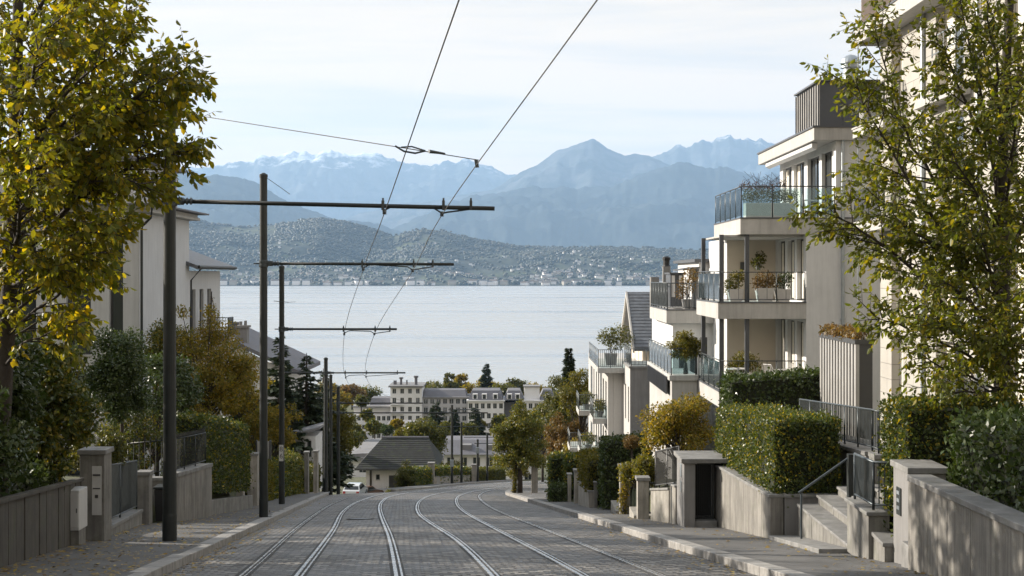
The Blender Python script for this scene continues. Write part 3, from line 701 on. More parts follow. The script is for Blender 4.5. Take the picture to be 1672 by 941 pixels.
def catmull(P, n=6):
    out = []
    for i in range(len(P)-1):
        p0, p1, p2, p3 = P[max(i-1,0)], P[i], P[i+1], P[min(i+2,len(P)-1)]
        for k in range(n):
            t = k/n
            out.append(tuple(.5*((2*p1[q])+(p2[q]-p0[q])*t+(2*p0[q]-5*p1[q]+4*p2[q]-p3[q])*t*t+(3*p1[q]-p0[q]-3*p2[q]+p3[q])*t**3) for q in range(len(p1))))
    out.append(tuple(P[-1])); return out
def road_surf(x, y):
    l, r = road_left(y), road_right(y); t = min(1,max(0,(x-l)/(r-l))); return road_z(y)+.05*(1-(2*t-1)**2)
def strip(mb, pts, off0, off1, h, m):
    n = len(pts); ring = []
    for i, p in enumerate(pts):
        a = Vector(pts[max(i-1,0)]); b = Vector(pts[min(i+1,n-1)]); d = (b-a).normalized(); q = Vector((d.y,-d.x)); c = Vector(p)
        u, w = c+q*off0, c+q*off1; z = road_surf(c.x,c.y)
        ring.append([(u.x,u.y,z-.03),(u.x,u.y,z+h),(w.x,w.y,z+h),(w.x,w.y,z-.03)])
    b = len(mb.v)
    for r in ring: mb.v += r
    for i in range(n-1):
        for k in range(3):
            mb.f.append((b+4*i+k, b+4*i+k+1, b+4*i+4+k+1, b+4*i+4+k)); mb.mi.append(m)
MT['joint'] = M('bitumen_joint', (.03,.029,.028), .8, .2, 3, .3, 40)
for lab, (pts, w) in RAILS.items():
    c = catmull(pts, 5); mb = MB(); strip(mb, c, -.10, .105, .005, 1); strip(mb, c, -.048*w, 0, .014, 0); strip(mb, c, .04, .04+.026*w, .012, 0)
    tag(mb.build('tram_rail', [MT['steel'], MT['joint']], loc=(pts[2][0],pts[2][1],road_z(pts[2][1]))), lab, 'rail', 'tram rails set in the street')

mx_, my_ = -4.3, 40.4; zz = road_surf(mx_,my_); r = thing('manhole_cover', 'dark round cast iron cover set in the cobbles', 'manhole cover', (mx_,my_,zz))
MB().hexa([(mx_+.36*a,my_+.36*b,road_surf(mx_,my_+.36*b)+h) for h in (0,.012) for a,b in ((-1,-1),(1,-1),(1,1),(-1,1))]).build('frame', MT['joint'], r); P_ = MB()
P_.faces([(mx_+.31*math.cos(q*math.pi/12),my_+.31*math.sin(q*math.pi/12),road_surf(mx_,my_+.31*math.sin(q*math.pi/12))+.02) for q in range(24)], [tuple(range(24))]); P_.build('lid', MT['rail_metal'], r)
# ------------------------------------------------------------------ poles and overhead line
def insul(mb, a, b, r):     # ribbed insulator between two points
    a, b = Vector(a), Vector(b); P = []; R = []
    for i in range(7): P.append(a.lerp(b, i/6)); R.append(r*(1.5 if i%2 else .8))
    mb.tube(P, R, 8)
def pole(label, x, y, ztop, r, arms=(), extra=None, group='tram poles along the left pavement', zb=None):
    zb = walk_z(y)-.02 if zb is None else zb
    root = thing('tram_pole', label, 'pole', (x,y,zb), group)
    h = ztop-zb; m = MB()
    m.lathe((x,y,zb), [(r*1.12,0),(r*1.12,.5*min(1,h/8)),(r*1.06,.55),(r*1.04,1.9),(r,2.0),(r*.97,h*.55),(r*.93,h-.08),(r*1.05,h-.08),(r*1.05,h),(r*.3,h+.05)], 20)
    m.build('shaft', MT['dark_metal'], root, smooth=False)
    bp = MB(); bp.box(x-r*1.7,x+r*1.7,y-r*1.7,y+r*1.7,zb-.02,zb+.035)
    bp.build('base_plate', MT['dark_metal'], root, bevel=.008)
    for za, x0, x1, dz in arms:
        a = MB(); a.tube([(x+r,y-r*.0,za),(x1,y,za+dz)], .042, 10); ao = None
        st = Vector((x+r+.22,y,za))
        ao = a.build('arm', MT['dark_metal'], root, smooth=True)
        c = MB(); c.lathe((x,y,za-.10), [(r*1.0,0),(r*1.18,.01),(r*1.18,.07),(r*1.0,.08),(r*1.0,.12),(r*1.18,.13),(r*1.18,.19),(r,.2)], 16)
        c.tube([(x-r-.16,y,za),(x-r*.9,y,za)], .022, 6); c.box(x+r*.9, x+r+.12, y-.05, y+.05, za-.07, za+.07)
        c.build('collar', MT['rail_metal'], ao)
        i = MB(); insul(i, (x+r+.10,y,za), (x+r+.32,y,za), .05); i.build('insulator', MT['rail_metal'], ao)
    if extra: extra(root)
    return root
def hanger(root, y, za, xs_, xe, wires):
    """registration rods under an arm, holding the two wires"""
    m = MB()
    (xa, zaa), (xb, zbb) = wires
    for xx in (xa-.03, xb+.03, xe): m.box(xx-.025, xx+.025, y-.06, y+.06, za-.09, za+.09); m.tube([(xx,y,za+.05),(xx,y,za+.14)], .02, 6)
    m.tube([(xa-.03,y,za-.05),(xa,y,zaa+.05)], .016, 6); m.tube([(xa,y,zaa+.05),(xa+.16,y,zaa+.13),(xa+.25,y,zaa+.14),(xb-.14,y,zbb+.12),(xb,y,zbb+.03)], .018, 6)
    m.tube([(xb,y,zbb+.03),(xb+.1,y,zbb+.05),(xe,y,za-.07)], .018, 6)
    for xx, z in wires: m.box(xx-.03, xx+.03, y-.09, y+.09, z-.03, z+.06); m.tube([(xx,y-.12,z+.02),(xx,y+.12,z+.02)], .025, 6)
    m.build('hanger', MT['rail_metal'], root)
w1 = [(1.9,-2,4.72),(-.53,14.2,2.75),(-2.42,27,1.19),(-4.13,39.5,.16),(-6.25,53,-2.2),(-9.0,77,-5.55),(-9.4,90,-7.6),(-8.3,110,-10.2)]
w2 = [(3.6,-2,4.72),(.85,14.2,2.75),(-1.33,27,1.15),(-2.76,39.5,.12),(-5.13,53,-2.2),(-7.9,77,-5.5),(-8.0,90,-7.6),(-6.4,110,-10.2)]
ARM1 = (450-330)/F*27
def ex1(r): hanger(r, 27, 1.33, -2.5, -.78, ((-2.42,1.19),(-1.33,1.15)))
pole('nearest and tallest dark tram pole, in front of the left tree', -6.5, 27, 3.25, .122, [(1.41,-6.5,-.33,-.14)], ex1)
def ex2(r):
    hanger(r, 39.5, .31, -4.2, -2.2, ((-4.13,.16),(-2.76,.12)))
    p = MB(); p.tube([(-6.82,39.4,2.72),(-6.5,39.4,2.5),(-6.15,39.4,2.25)], .008, 4); p.build('bracket', MT['wire'], r)
pole('second dark tram pole, top standing clear against the mountains', -6.9, 39.5, 2.80, .112, [(.33,0,atx(741,39.5),-.02)], ex2)
def ex3(r):
    hanger(r, 53, -2.01, -6.4, -4.55, ((-6.25,-2.2),(-5.13,-2.2)))
    pl = MB(); z = walk_z(53); pl.box(-8.66,-8.50, 52.87,52.885, z+1.62, z+2.22); po = pl.build('plate', MT['white_paint'], r)
    for i, ch in enumerate('86'):
        cu = bpy.data.curves.new('numeral', 'FONT'); cu.body = ch; cu.size = .26; cu.align_x = 'CENTER'; cu.materials.append(MT['frame_dark'])
        tmp = bpy.data.objects.new('tmp', cu); me = bpy.data.meshes.new_from_object(tmp); bpy.data.objects.remove(tmp); o = bpy.data.objects.new('numeral', me); COL.objects.link(o); o.parent = po; o.location = Vector((-8.58,52.866, z+1.98-.26*i))-wloc(po); o.rotation_euler = (math.radians(90),0,0)
    b = MB(); b.tube([(-8.86,52.9,.05-1.0),(-8.3,52.9,.0-1.0)], .012, 5); b.tube([(-8.3,52.9,-1.0),(-8.05,52.9,-.98)], .006, 4); b.build('bracket', MT['rail_metal'], r)
pole('third tram pole from the front, with a white number plate', -8.58, 53, .34, .102, [(-2.0,0,atx(648,53),0)], ex3)
def ex4(r):
    hanger(r, 77, -5.27, -9.2, -6.2, ((-9.0,-5.55),(-7.9,-5.5)))
    s = MB(); s.tube([(-12.3,77,-5.27),(-10.2,77,-5.27)], .05, 8); s.build('arm', MT['dark_metal'], r)
pole('fourth tram pole, its arm reaching out on both sides', -10.08, 77, -4.48, .115, [(-5.27,0,atx(662,77),0)], ex4)
pole('tram pole close behind the fourth one', -10.45, 82, -5.75, .10, [], zb=walk_z(82)-.4)
pole('slim tram pole at the street corner beside the parked car', -10.75, 88, -6.9, .11, [(-7.9,0,-5.5,0),(-8.5,0,-1.5,0)], zb=walk_z(88)-.9)
for i, (px, Y, top, lab) in enumerate([(738,115,662,'tall thin pole standing in front of the hedge on the bend'),(753.5,122,690,'thin pole right of the tallest pole on the bend'),(780,130,718,'shortest thin pole on the bend, with a small lamp box'),(795.5,135,708,'rightmost thin pole on the bend, before the white houses')]):
    x = atx(px,Y); zt = atz(top,Y)
    def exf(r, x=x, Y=Y, zt=zt, i=i):
        m = MB(); z = zt-.35
        m.tube([(x-2.2 if i%2 else x-.3,Y,z),(x+2.3,Y,z)], .035, 5); m.build('arm', MT['rail_metal'], r)
        if i in (0,2): b = MB(); zz = walk_z(Y)+(1.4 if i == 0 else 2.6); b.box(x-.14,x+.14,Y-.3,Y-.1,zz,zz+.55); b.build('box', MT['galv'], r)
    pole(lab, x, Y, zt, .10, [], exf, 'thin poles along the bend')
tag(MB().tube(catmull(w1,5), .009, 5).build('contact_wire', MT['wire']), 'left of the two overhead contact wires above the street', 'wire', 'overhead contact wires')
tag(MB().tube(catmull(w2,5), .009, 5).build('contact_wire', MT['wire']), 'right of the two overhead contact wires above the street', 'wire', 'overhead contact wires')
sp_ = thing('span_wire', 'thin cross wire tying the nearest pole to both contact wires', 'wire', (-6.5,27,3.1))
MB().tube([(-6.5,27,3.12),(-1.56,21.3,1.9),(-.52,22.2,1.8)], .0075, 5).build('cable', MT['wire'], sp_)
m = MB(); m.tube([(-1.75,21.3,1.94),(-1.62,21.3,1.86),(-1.45,21.3,1.83),(-1.3,21.35,1.87)], .016, 6); m.tube([(-1.66,21.3,1.92),(-1.5,21.3,1.93),(-1.3,21.35,1.87)], .012, 5)
m.build('clamp', MT['rail_metal'], sp_); m = MB(); m.tube([(-1.25,21.42,1.87),(-1.02,21.6,1.85)], [.03,.015], 7); m.build('insulator', MT['rail_metal'], sp_); m = MB(); m.tube([(-.56,22.15,1.8),(-.54,22.15,1.68)], .03, 7); m.build('clamp', MT['rail_metal'], sp_)

# ------------------------------------------------------------------ helpers for garden walls
def pillar(label, x0, x1, y0, y1, zt, mat='concrete', cap=.09, name='gate_pillar', group=None, over=.04, zb=None):
    zb = walk_z(y0)-.15 if zb is None else zb
    r = thing(name, label, 'pillar', ((x0+x1)/2,(y0+y1)/2,zb), group)
    MB().box(x0,x1,y0,y1,zb,zt-cap).build('shaft', MT[mat], r, bevel=.012)
    MB().box(x0-over,x1+over,y0-over,y1+over,zt-cap,zt).build('cap', MT['stone_cap'], r, bevel=.012)
    return r
def lowwall(label, a, b, t, za, zb, ta, tb, mat='concrete', cap=.07, side=1, name='garden_wall', cat='wall', group=None, over=.03, panels=0):
    r = thing(name, label, cat, (a[0],a[1],za), group)
    m = MB(); A = Vector(a); B = Vector(b)
    if panels:
        for i in range(panels):
            p, q = A.lerp(B, i/panels), A.lerp(B, (i+1)/panels); d = (q-p).normalized()*.005
            u0, u1 = i/panels, (i+1)/panels
            m.wall(p+d, q-d, t, lerp(za,zb,u0), lerp(za,zb,u1), lerp(ta,tb,u0)-cap, lerp(ta,tb,u1)-cap, side=side)
    else: m.wall(A, B, t, za, zb, ta-cap, tb-cap, side=side)
    m.build('body', MT[mat], r, bevel=.006)
    d = (B-A).normalized(); n = Vector((-d.y,d.x))*side
    if cap: MB().wall(A-n*over-d*.01, B-n*over+d*.01, t+2*over, ta-cap, tb-cap, ta, tb, side=side).build('coping', MT['stone_cap'], r, bevel=.01)
    return r
def railing(label, pts, h, mat='rail_metal', gap=.11, r=.011, name='railing', cat='railing', rail=.022, parent=None, group=None, flat=False, glass=None, postgap=1.3, posts=True, z_off=.08):
    """pts: (x,y,z) along the foot of the railing"""
    pts = [Vector(p) for p in pts]
    root = parent if parent is not None else thing(name, label, cat, pts[0], group)
    up = Vector((0,0,1)); tr = MB(); br = MB(); po = tr; gl = MB()
    tr.tube([p+up*h for p in pts], rail, 6); 
    if not glass: tr.tube([p+up*z_off for p in pts], rail*.8, 6)
    for a, b in zip(pts, pts[1:]):
        L = (b-a).length; n = max(1, round(L/postgap))
        for i in range(n+1):
            p = a.lerp(b, i/n)
            if posts: po.tube([p, p+up*(h+.005)], rail*.95, 6)
        if glass:
            for i in range(n):
                p = a.lerp(b, (i+.04)/n)+up*.06; q = a.lerp(b, (i+.96)/n)+up*.06; d = (b-a).normalized(); nn = Vector((-d.y,d.x,0))*.006
                gl.hexa([p-nn,q-nn,q+nn,p+nn,p-nn+up*(h-.12),q-nn+up*(h-.12),q+nn+up*(h-.12),p+nn+up*(h-.12)])
        else:
            k = max(1, round(L/gap))
            for i in range(1, k): p = a.lerp(b, i/k); br.tube([p+up*z_off, p+up*h], r, 4, cap=False)
    t = tr.build('rail_frame' if parent is None else 'railing', MT[mat], root, smooth=True)
    P = root if parent is None else t
    if br.v: br.build('balusters', MT[mat], P)
    if gl.v: gl.build('glass', MT['rail_glass'], P)
    return root
# ------------------------------------------------------------------ left side of the street
def xf(y): return -8.05+.137*(26.6-y)
def zf(y): return -3.78+.0986*(26.6-y)
r = thing('wooden_fence', 'dark weathered plank fence at the foot of the left tree', 'fence', (xf(20),20,walk_z(20)))
m = MB(); c = MB(); y = 8.
while y < 26.5:
    y2 = min(26.55, y+.56); j = random.uniform(-.012,.012)
    m.wall((xf(y)+j,y+.012),(xf(y2)+j,y2-.012),.05,walk_z(y)-.1,walk_z(y2)-.1,zf(y)-.06,zf(y2)-.06)
    y = y2
c.wall((xf(8)+.05,8),(xf(26.6)+.05,26.6),.14,zf(8)-.06,zf(26.6)-.06,zf(8),zf(26.6))
m.build('boards', MT['wood'], r, bevel=.006); c.build('top_board', MT['wood'], r, bevel=.008)
p = MB()
for yy in np.arange(9.5,26.6,2.24): p.box(xf(yy)-.14, xf(yy)-.05, yy-.05, yy+.05, walk_z(yy)-.1, zf(yy)-.07)
p.build('post', MT['wood'], r)
hedge('low dark planting along the inside of the plank fence', [(-8.3,11),(-6.6,11),(xf(26)-.25,26),(xf(26)-1.3,26)], [-3.2,-2.9,-4.3,-4.3], [-2.1,-2.2,-3.5,-3.3], L_DARK, .12, 2.0, .28)
r = thing('utility_box', 'narrow white utility cabinet fixed to the end of the plank fence', 'utility box', (-7.83,25.6,walk_z(25.6)))
m = MB(); m.box(-7.97,-7.73,25.4,25.9,-4.56,-3.84); m.build('body', MT['white_paint'], r, bevel=.012)
m = MB(); m.box(-7.955,-7.745,25.385,25.4,-4.50,-3.90); dr = m.build('door', MT['white_paint'], r, bevel=.004)
m = MB(); m.box(-7.78,-7.765,25.375,25.387,-4.24,-4.16); m.box(-7.94,-7.90,25.38,25.386,-3.98,-3.94); m.build('handle', MT['frame_dark'], dr)
MB().box(-7.95,-7.75,25.45,25.85,-4.95,-4.56).build('plinth', MT['concrete'], r)
r = pillar('stone gate pillar with a white letterbox panel, next to the plank fence', -8.21, -7.74, 27.0, 27.5, -3.31, 'concrete')
m = MB(); m.box(-7.97,-7.79,26.98,27.0,-4.55,-3.62); lp = m.build('letterbox', MT['white_paint'], r, bevel=.004)
m = MB(); m.box(-7.95,-7.81,26.968,26.982,-3.80,-3.77); m.box(-7.95,-7.81,26.968,26.982,-4.05,-4.03); m.box(-7.91,-7.85,26.968,26.982,-4.22,-4.16); m.build('slot', MT['frame_dark'], lp)
lowwall('low stone plinth wall carrying the tall bar railing', (-7.95,27.5), (-9.0,34.6), .3, walk_z(27.5)-.1, walk_z(34.6)-.1, -4.93, -5.68, 'concrete', .08)
railing('tall grey bar railing between two stone pillars on the left', [(-8.05,27.75,-4.92),(-9.08,34.4,-5.66)], 1.18, 'rail_metal', .13, .010, rail=.022, postgap=3.3)
pillar('plain stone gate pillar behind the nearest tram pole', -9.15, -8.86, 34.7, 35.05, -4.79, 'concrete')
lowwall('tall board-marked retaining wall under the black iron fence', (-8.52,36.2), (-8.46,40.1), .32, walk_z(36.2)-.1, walk_z(40.1)-.1, -5.03, -5.29, 'concrete_board', .10, panels=5)
lowwall('short return wall behind the nearest tram pole', (-9.9,36.25), (-8.86,36.2), .25, walk_z(36.2)-.1, walk_z(36.2)-.1, -5.15, -5.15, 'concrete', .08)
r = railing('black iron fence with finials on top of the retaining wall', [(-9.8,36.3,-5.15),(-8.66,36.3,-5.05),(-8.62,40.0,-5.28)], .86, 'dark_metal', .14, .011, name='iron_fence', cat='fence', rail=.018, postgap=1.2)
m = MB()
for a, b, n in (((-9.8,36.3,-5.15),(-8.66,36.3,-5.05),8),((-8.66,36.3,-5.05),(-8.62,40,-5.28),26)):
    for i in range(n): q = Vector(a).lerp(Vector(b), i/n); m.lathe((q.x,q.y,q.z+.86), [(.012,0),(.026,.04),(.008,.13)], 5)
m.build('finials', MT['dark_metal'], r)
r = thing('waste_bin', 'dark bin standing in the recess beside the nearest tram pole', 'bin', (-8.72,35.6,walk_z(35.6)))
m = MB(); zb = walk_z(35.6); m.hexa([(-8.9,35.5,zb+.05),(-8.55,35.5,zb+.05),(-8.55,35.9,zb+.05),(-8.9,35.9,zb+.05),(-8.93,35.45,zb+.85),(-8.52,35.45,zb+.85),(-8.52,35.95,zb+.85),(-8.93,35.95,zb+.85)]); m.build('body', MT['black'], r, bevel=.02)
MB().box(-8.95,-8.5,35.43,35.98,zb+.86,zb+.92).build('lid', MT['dark_metal'], r, bevel=.02)
hedge('tall clipped dark green hedge on the left after the iron fence', [(-9.9,40.35),(-8.78,40.35),(-8.82,47.6),(-10.2,47.6)], [-6.2,-6.2,-7.2,-7.2], [-3.95,-4.05,-5.05,-4.95], L_HEDGE, .085, 2.2, .10)
lowwall('mossy footing wall under the tall left hedge', (-8.7,40.3), (-8.75,48), .3, walk_z(40.3)-.1, walk_z(48)-.1, -6.38, -7.42, 'concrete', .0)
pillar('pale square gate pillar right after the tall left hedge', -9.38, -9.12, 50.9, 51.3, -6.37, 'pale_stone')
pillar('shorter pale pillar hidden half behind the second tram pole', -9.62, -9.38, 49.6, 49.95, -6.75, 'pale_stone')
lowwall('low pale garden wall beyond the second tram pole', (-9.35,51.6), (-9.95,57.5), .25, walk_z(51.6)-.1, walk_z(57.5)-.1, -7.55, -8.3, 'pale_stone', .07)
hedge('low yellowish hedge between the second and third tram pole', [(-10.5,54.5),(-9.75,54.5),(-10.1,60),(-10.9,60)], [-9,-9,-9.6,-9.6], [-7.05,-7.15,-7.9,-7.8], L_HEDGEY, .10, 2.0, .10)
hedge('dark round topped hedge right of the third tram pole', [(-11.2,60.3),(-10.2,60.3),(-10.7,68),(-11.8,68)], [-9.8,-9.8,-10.8,-10.8], [-7.75,-7.95,-8.8,-8.6], L_HEDGE, .11, 2.0, .22)
hedge('dark bushy hedge farthest up the left pavement', [(-11.4,68.4),(-10.65,68.4),(-11.0,74.5),(-12,74.5)], [-10.8,-10.8,-11.8,-11.8], [-8.5,-8.8,-9.6,-9.2], L_MIX, .12, 2.0, .25)
hedge('low kerbside strip of greenery behind the fourth tram pole', [(-12.2,76),(-10.95,76),(-11.4,84),(-13,84)], [-12,-12,-13.2,-13.2], [-10.3,-10.5,-11.2,-11.0], L_OLIVE, .13, 2.0, .25)
pillar('tall narrow gate pillar just before the fourth tram pole', -10.42, -10.2, 74.6, 75, -9.2, 'pale_stone')
pillar('tall narrow gate pillar in ivy shade, left of its twin', -10.72, -10.52, 73.4, 73.8, -9.1, 'concrete')
r = thing('garden_gate', 'grey boarded garden gate between the hedges on the left', 'gate', (-10.3,58.6,walk_z(58)))
m = MB(); m.box(-10.75,-10.2,59.9,60.0,-8.9,-7.0); m.build('panel', MT['zinc_pale'], r, bevel=.01)
m = MB(); m.box(-10.79,-10.73,59.88,60.02,-9,-6.95); m.box(-10.22,-10.16,59.88,60.02,-9,-6.95); m.build('frame', MT['frame_dark'], r)

# ------------------------------------------------------------------ building helpers
def wallgrid(mb, axis, c, u0, u1, z0, z1, t, holes, m=0):
    """wall in plane axis ('x': plane x=c running along y; 'y': plane y=c along x), thickness t away from the face, with rectangular openings (ua,ub,za,zb)"""
    us = sorted({u0,u1,*[h[0] for h in holes],*[h[1] for h in holes]}); zs = sorted({z0,z1,*[h[2] for h in holes],*[h[3] for h in holes]})
    us = [u for u in us if u0 <= u <= u1]; zs = [z for z in zs if z0 <= z <= z1]
    for a, b in zip(us, us[1:]):
        run = None
        for p, q in list(zip(zs, zs[1:]))+[(None,None)]:
            solid = p is not None and not any(h[0] <= (a+b)/2 <= h[1] and h[2] <= (p+q)/2 <= h[3] for h in holes)
            if solid: run = (run[0] if run else p, q)
            elif run:
                if axis == 'x': mb.box(c, c+t, a, b, run[0], run[1], m)
                else: mb.box(a, b, c, c+t, run[0], run[1], m)
                run = None
def window(root, axis, c, u0, u1, z0, z1, depth=.16, frame='frame_white', bars=1, curtain=False, sill=True, sign=1, hb=False, name='window'):
    """frame, glass (and curtain, sill) set back in an opening; sign = direction into the wall"""
    def B(mb, a0, a1, d0, d1, b0, b1):
        if axis == 'x': mb.box(c+sign*d0, c+sign*d1, a0, a1, b0, b1)
        else: mb.box(a0, a1, c+sign*d0, c+sign*d1, b0, b1)
    f = MB(); w = .06
    B(f,u0,u0+w,depth,depth+.07,z0,z1); B(f,u1-w,u1,depth,depth+.07,z0,z1); B(f,u0+w,u1-w,depth,depth+.07,z1-w,z1); B(f,u0+w,u1-w,depth,depth+.07,z0,z0+w)
    for i in range(1, bars+1): u = lerp(u0,u1,i/(bars+1)); B(f,u-.03,u+.03,depth+.003,depth+.067,z0+w,z1-w)
    if hb: z = lerp(z0,z1,.68); B(f,u0+w,u1-w,depth+.005,depth+.06,z-.025,z+.025)
    fo = f.build(name, MT[frame], root)
    g = MB(); B(g,u0+w-.01,u1-w+.01,depth+.03,depth+.042,z0+w-.01,z1-w+.01); g.build('pane', MT['glass'], fo)
    if curtain:
        k = MB(); n = max(6, int((u1-u0)*9))
        for side in (0,1):
            a, b = (u0+w, lerp(u0,u1,.30)) if side == 0 else (lerp(u0,u1,.72), u1-w)
            P = []
            for i in range(n+1):
                u = lerp(a,b,i/n); d = depth+.024-.010*math.sin(i*2.1)-.004
                for z in (z0+.07,z1-.07): P.append((c+sign*d,u,z) if axis == 'x' else (u,c+sign*d,z))
            k.faces(P, [(2*i,2*i+2,2*i+3,2*i+1) for i in range(n)])
        k.build('curtain', MT['curtain'], fo)
    if sill:
        s = MB(); B(s,u0-.05,u1+.05,-.06,depth,z0-.06,z0-.003); s.build('sill', MT['slab'], fo)
    return fo
# ---- left houses
r = thing('apartment_house', 'tall white house with slit windows behind the left tree', 'house', (-17,53,walk_z(53)))
L1 = [(-14.72,-14.22,-2.9,1.9),(-16.3,-15.4,-2.9,1.9),(-18.6,-17.4,-2.5,1.5),(-14.72,-14.22,-7.4,-3.6),(-16.3,-15.4,-7.4,-3.6)]
m = MB(); wallgrid(m,'y',52,-22,-13.62,-9,2.3,.3,L1); m.box(-22,-13.62,52.31,60,-9,2.3); 
m.build('wall', MT['render_cool'], r)
for a,b,c_,d in L1: window(r,'y',52,a,b,c_,d,.2,'frame_dark',0)
m = MB(); m.box(-22,-13.2,51.7,60.2,2.31,2.42); m.box(-22,-13.3,51.6,60.2,2.42,2.56); m.build('cornice', MT['slab'], r, bevel=.02)
m = MB(); m.box(-22.4,-12.9,51.3,60.6,2.56,2.62); m.build('eave', MT['town_roof'], r)
UW = [(-18.2,-16.6,2.9,4.0)]
m = MB(); wallgrid(m,'y',52.6,-21.5,-14.0,2.62,4.3,.25,UW); m.box(-21.5,-14.0,52.86,59.5,2.62,4.3); m.build('upper_wall', MT['render_cool'], r)
window(r,'y',52.6,-18.2,-16.6,2.9,4.0,.12,'frame_dark',2,sill=False)
m = MB(); m.box(-22,-13.75,52.3,60,4.3,4.42); m.build('roof', MT['town_roof'], r)
m = MB(); m.tube([(-13.05,51.6,2.5),(-13.1,51.6,2.1),(-13.4,51.75,1.85),(-13.5,51.85,1.7),(-13.5,51.85,-8.5)], .05, 8); m.build('downpipe', MT['dark_metal'], r)
r = thing('gabled_house', 'white house with a sloping slate roof behind the nearest tram pole', 'house', (-17,61,walk_z(61)))
G = [(-15.05,-14.55,-2.2,-.9),(-16.4,-15.7,-2.2,-.9),(-14.75,-14.15,-4.6,-3.2),(-16.6,-15.8,-4.6,-3.2)]
m = MB(); wallgrid(m,'y',60,-21,-13.75,-10,.2,.3,G)
S = [(61.0,61.8,-2.6,-.6),(62.6,63.4,-2.6,-.6),(64.2,65.0,-2.6,-.6),(61.0,61.8,-5.6,-3.6),(62.6,63.4,-5.6,-3.6)]
m.box(-21,-14.05,60.31,67,-10,.2)
wallgrid(m,'x',-13.75,60.0,67,-10,.2,-.3,S); 
m.faces([(-21,60,.2),(-13.75,60,.2),(-17.4,60,1.9),(-21,60.3,.2),(-13.75,60.3,.2),(-17.4,60.3,1.9)], [(0,1,2),(3,5,4),(0,2,5,3),(1,4,5,2)])
m.build('wall', MT['render_cool'], r)
for a,b,c_,d in G: window(r,'y',60,a,b,c_,d,.12,'frame_white',0)
for a,b,c_,d in S: window(r,'x',-13.75,a,b,c_,d,.12,'frame_dark',0,sign=-1)
m = MB()
for sg, xe in ((1,-13.15),(-1,-21.6)):
    zr, ze = 2.0, .42 if sg > 0 else .1
    q = [(-17.4,59.4,zr),(xe,59.4,ze),(xe,67.5,ze),(-17.4,67.5,zr)]
    if sg < 0: q = [q[1],q[0],q[3],q[2]]
    m.hexa([(a,b,c_-.16) for a,b,c_ in q]+q)
rf = m.build('roof', MT['slate'], r)
m = MB(); m.tube([(-13.1,59.5,.36),(-13.1,67.5,.36)], .07, 8); m.tube([(-13.15,60.2,.3),(-13.6,60.3,-.2),(-13.68,60.3,-9)], .04, 6); m.build('gutter', MT['dark_metal'], r)
m = MB(); m.wall((-14.5,60),(-16.2,60),.12,-.75,-.75,-.1,-.1,side=1); m.build('shutter_box', MT['slab'], r)
railing('', [(-13.7,65.6,-2.9),(-13.1,65.6,-2.9),(-13.1,66.8,-2.9)], .95, 'rail_metal', .12, parent=r)
MB().box(-13.75,-13.0,65.5,66.9,-3.05,-2.92).build('balcony', MT['slab'], r)
r = thing('gabled_house', 'house with a dark roof and two chimneys behind the autumn tree on the left', 'house', (-18,92,walk_z(92)))
m = MB(); m.box(-24,-14.4,90,99,-14,-6.0); m.build('wall', MT['render_white'], r)
m = MB(); q = [(-18.6,89.4,-3.55),(-13.4,89.4,-6.0),(-13.4,99.5,-6.0),(-18.6,99.5,-3.55)]; m.hexa([(a,b,c_-.25) for a,b,c_ in q]+q); q = [(-24.6,89.4,-6.3),(-18.6,89.4,-3.55),(-18.6,99.5,-3.55),(-24.6,99.5,-6.3)]; m.hexa([(a,b,c_-.25) for a,b,c_ in q]+q)
m.faces([(-24,90,-6),(-14.4,90,-6),(-18.6,90,-3.85)], [(0,1,2)], 1); rf = m.build('roof', [MT['town_roof'], MT['render_white']], r)
m = MB(); m.box(-17.6,-16.95,91,91.7,-5,-3.35); m.box(-17.7,-16.85,90.9,91.8,-3.35,-3.2); m.lathe((-17.42,91.35,-3.2), [(.1,0),(.1,.25)], 8); m.lathe((-17.12,91.35,-3.2), [(.1,0),(.1,.3)], 8); m.build('chimney', MT['render_grey'], rf)
m = MB(); m.box(-18.3,-17.9,93,93.5,-4.2,-3.2); m.box(-18.4,-17.8,92.9,93.6,-3.2,-3.05); m.build('chimney', MT['town_roof'], rf)
r = thing('garden_shed', 'small white outbuilding with a grey lean-to roof among left hedges', 'outbuilding', (-12.2,84,walk_z(84)))
W_ = [(-12.5,-12.25,-10.6,-9.9),(-12.1,-11.85,-10.7,-9.75)]
m = MB(); wallgrid(m,'y',84,-13.6,-11.6,-13,-9.5,.2,W_); m.box(-13.6,-11.6,84.21,87,-13,-9.5); m.build('wall', MT['render_white'], r)
for a,b,c_,d in W_: window(r,'y',84,a,b,c_,d,.08,'frame_dark',0,sill=False)
m = MB(); q=[(-13.8,83.7,-9.75),(-11.3,83.7,-9.05),(-11.3,87.2,-9.05),(-13.8,87.2,-9.75)]; m.hexa(q+[(a,b,c_+.14) for a,b,c_ in q]); m.build('roof', MT['town_flat'], r)
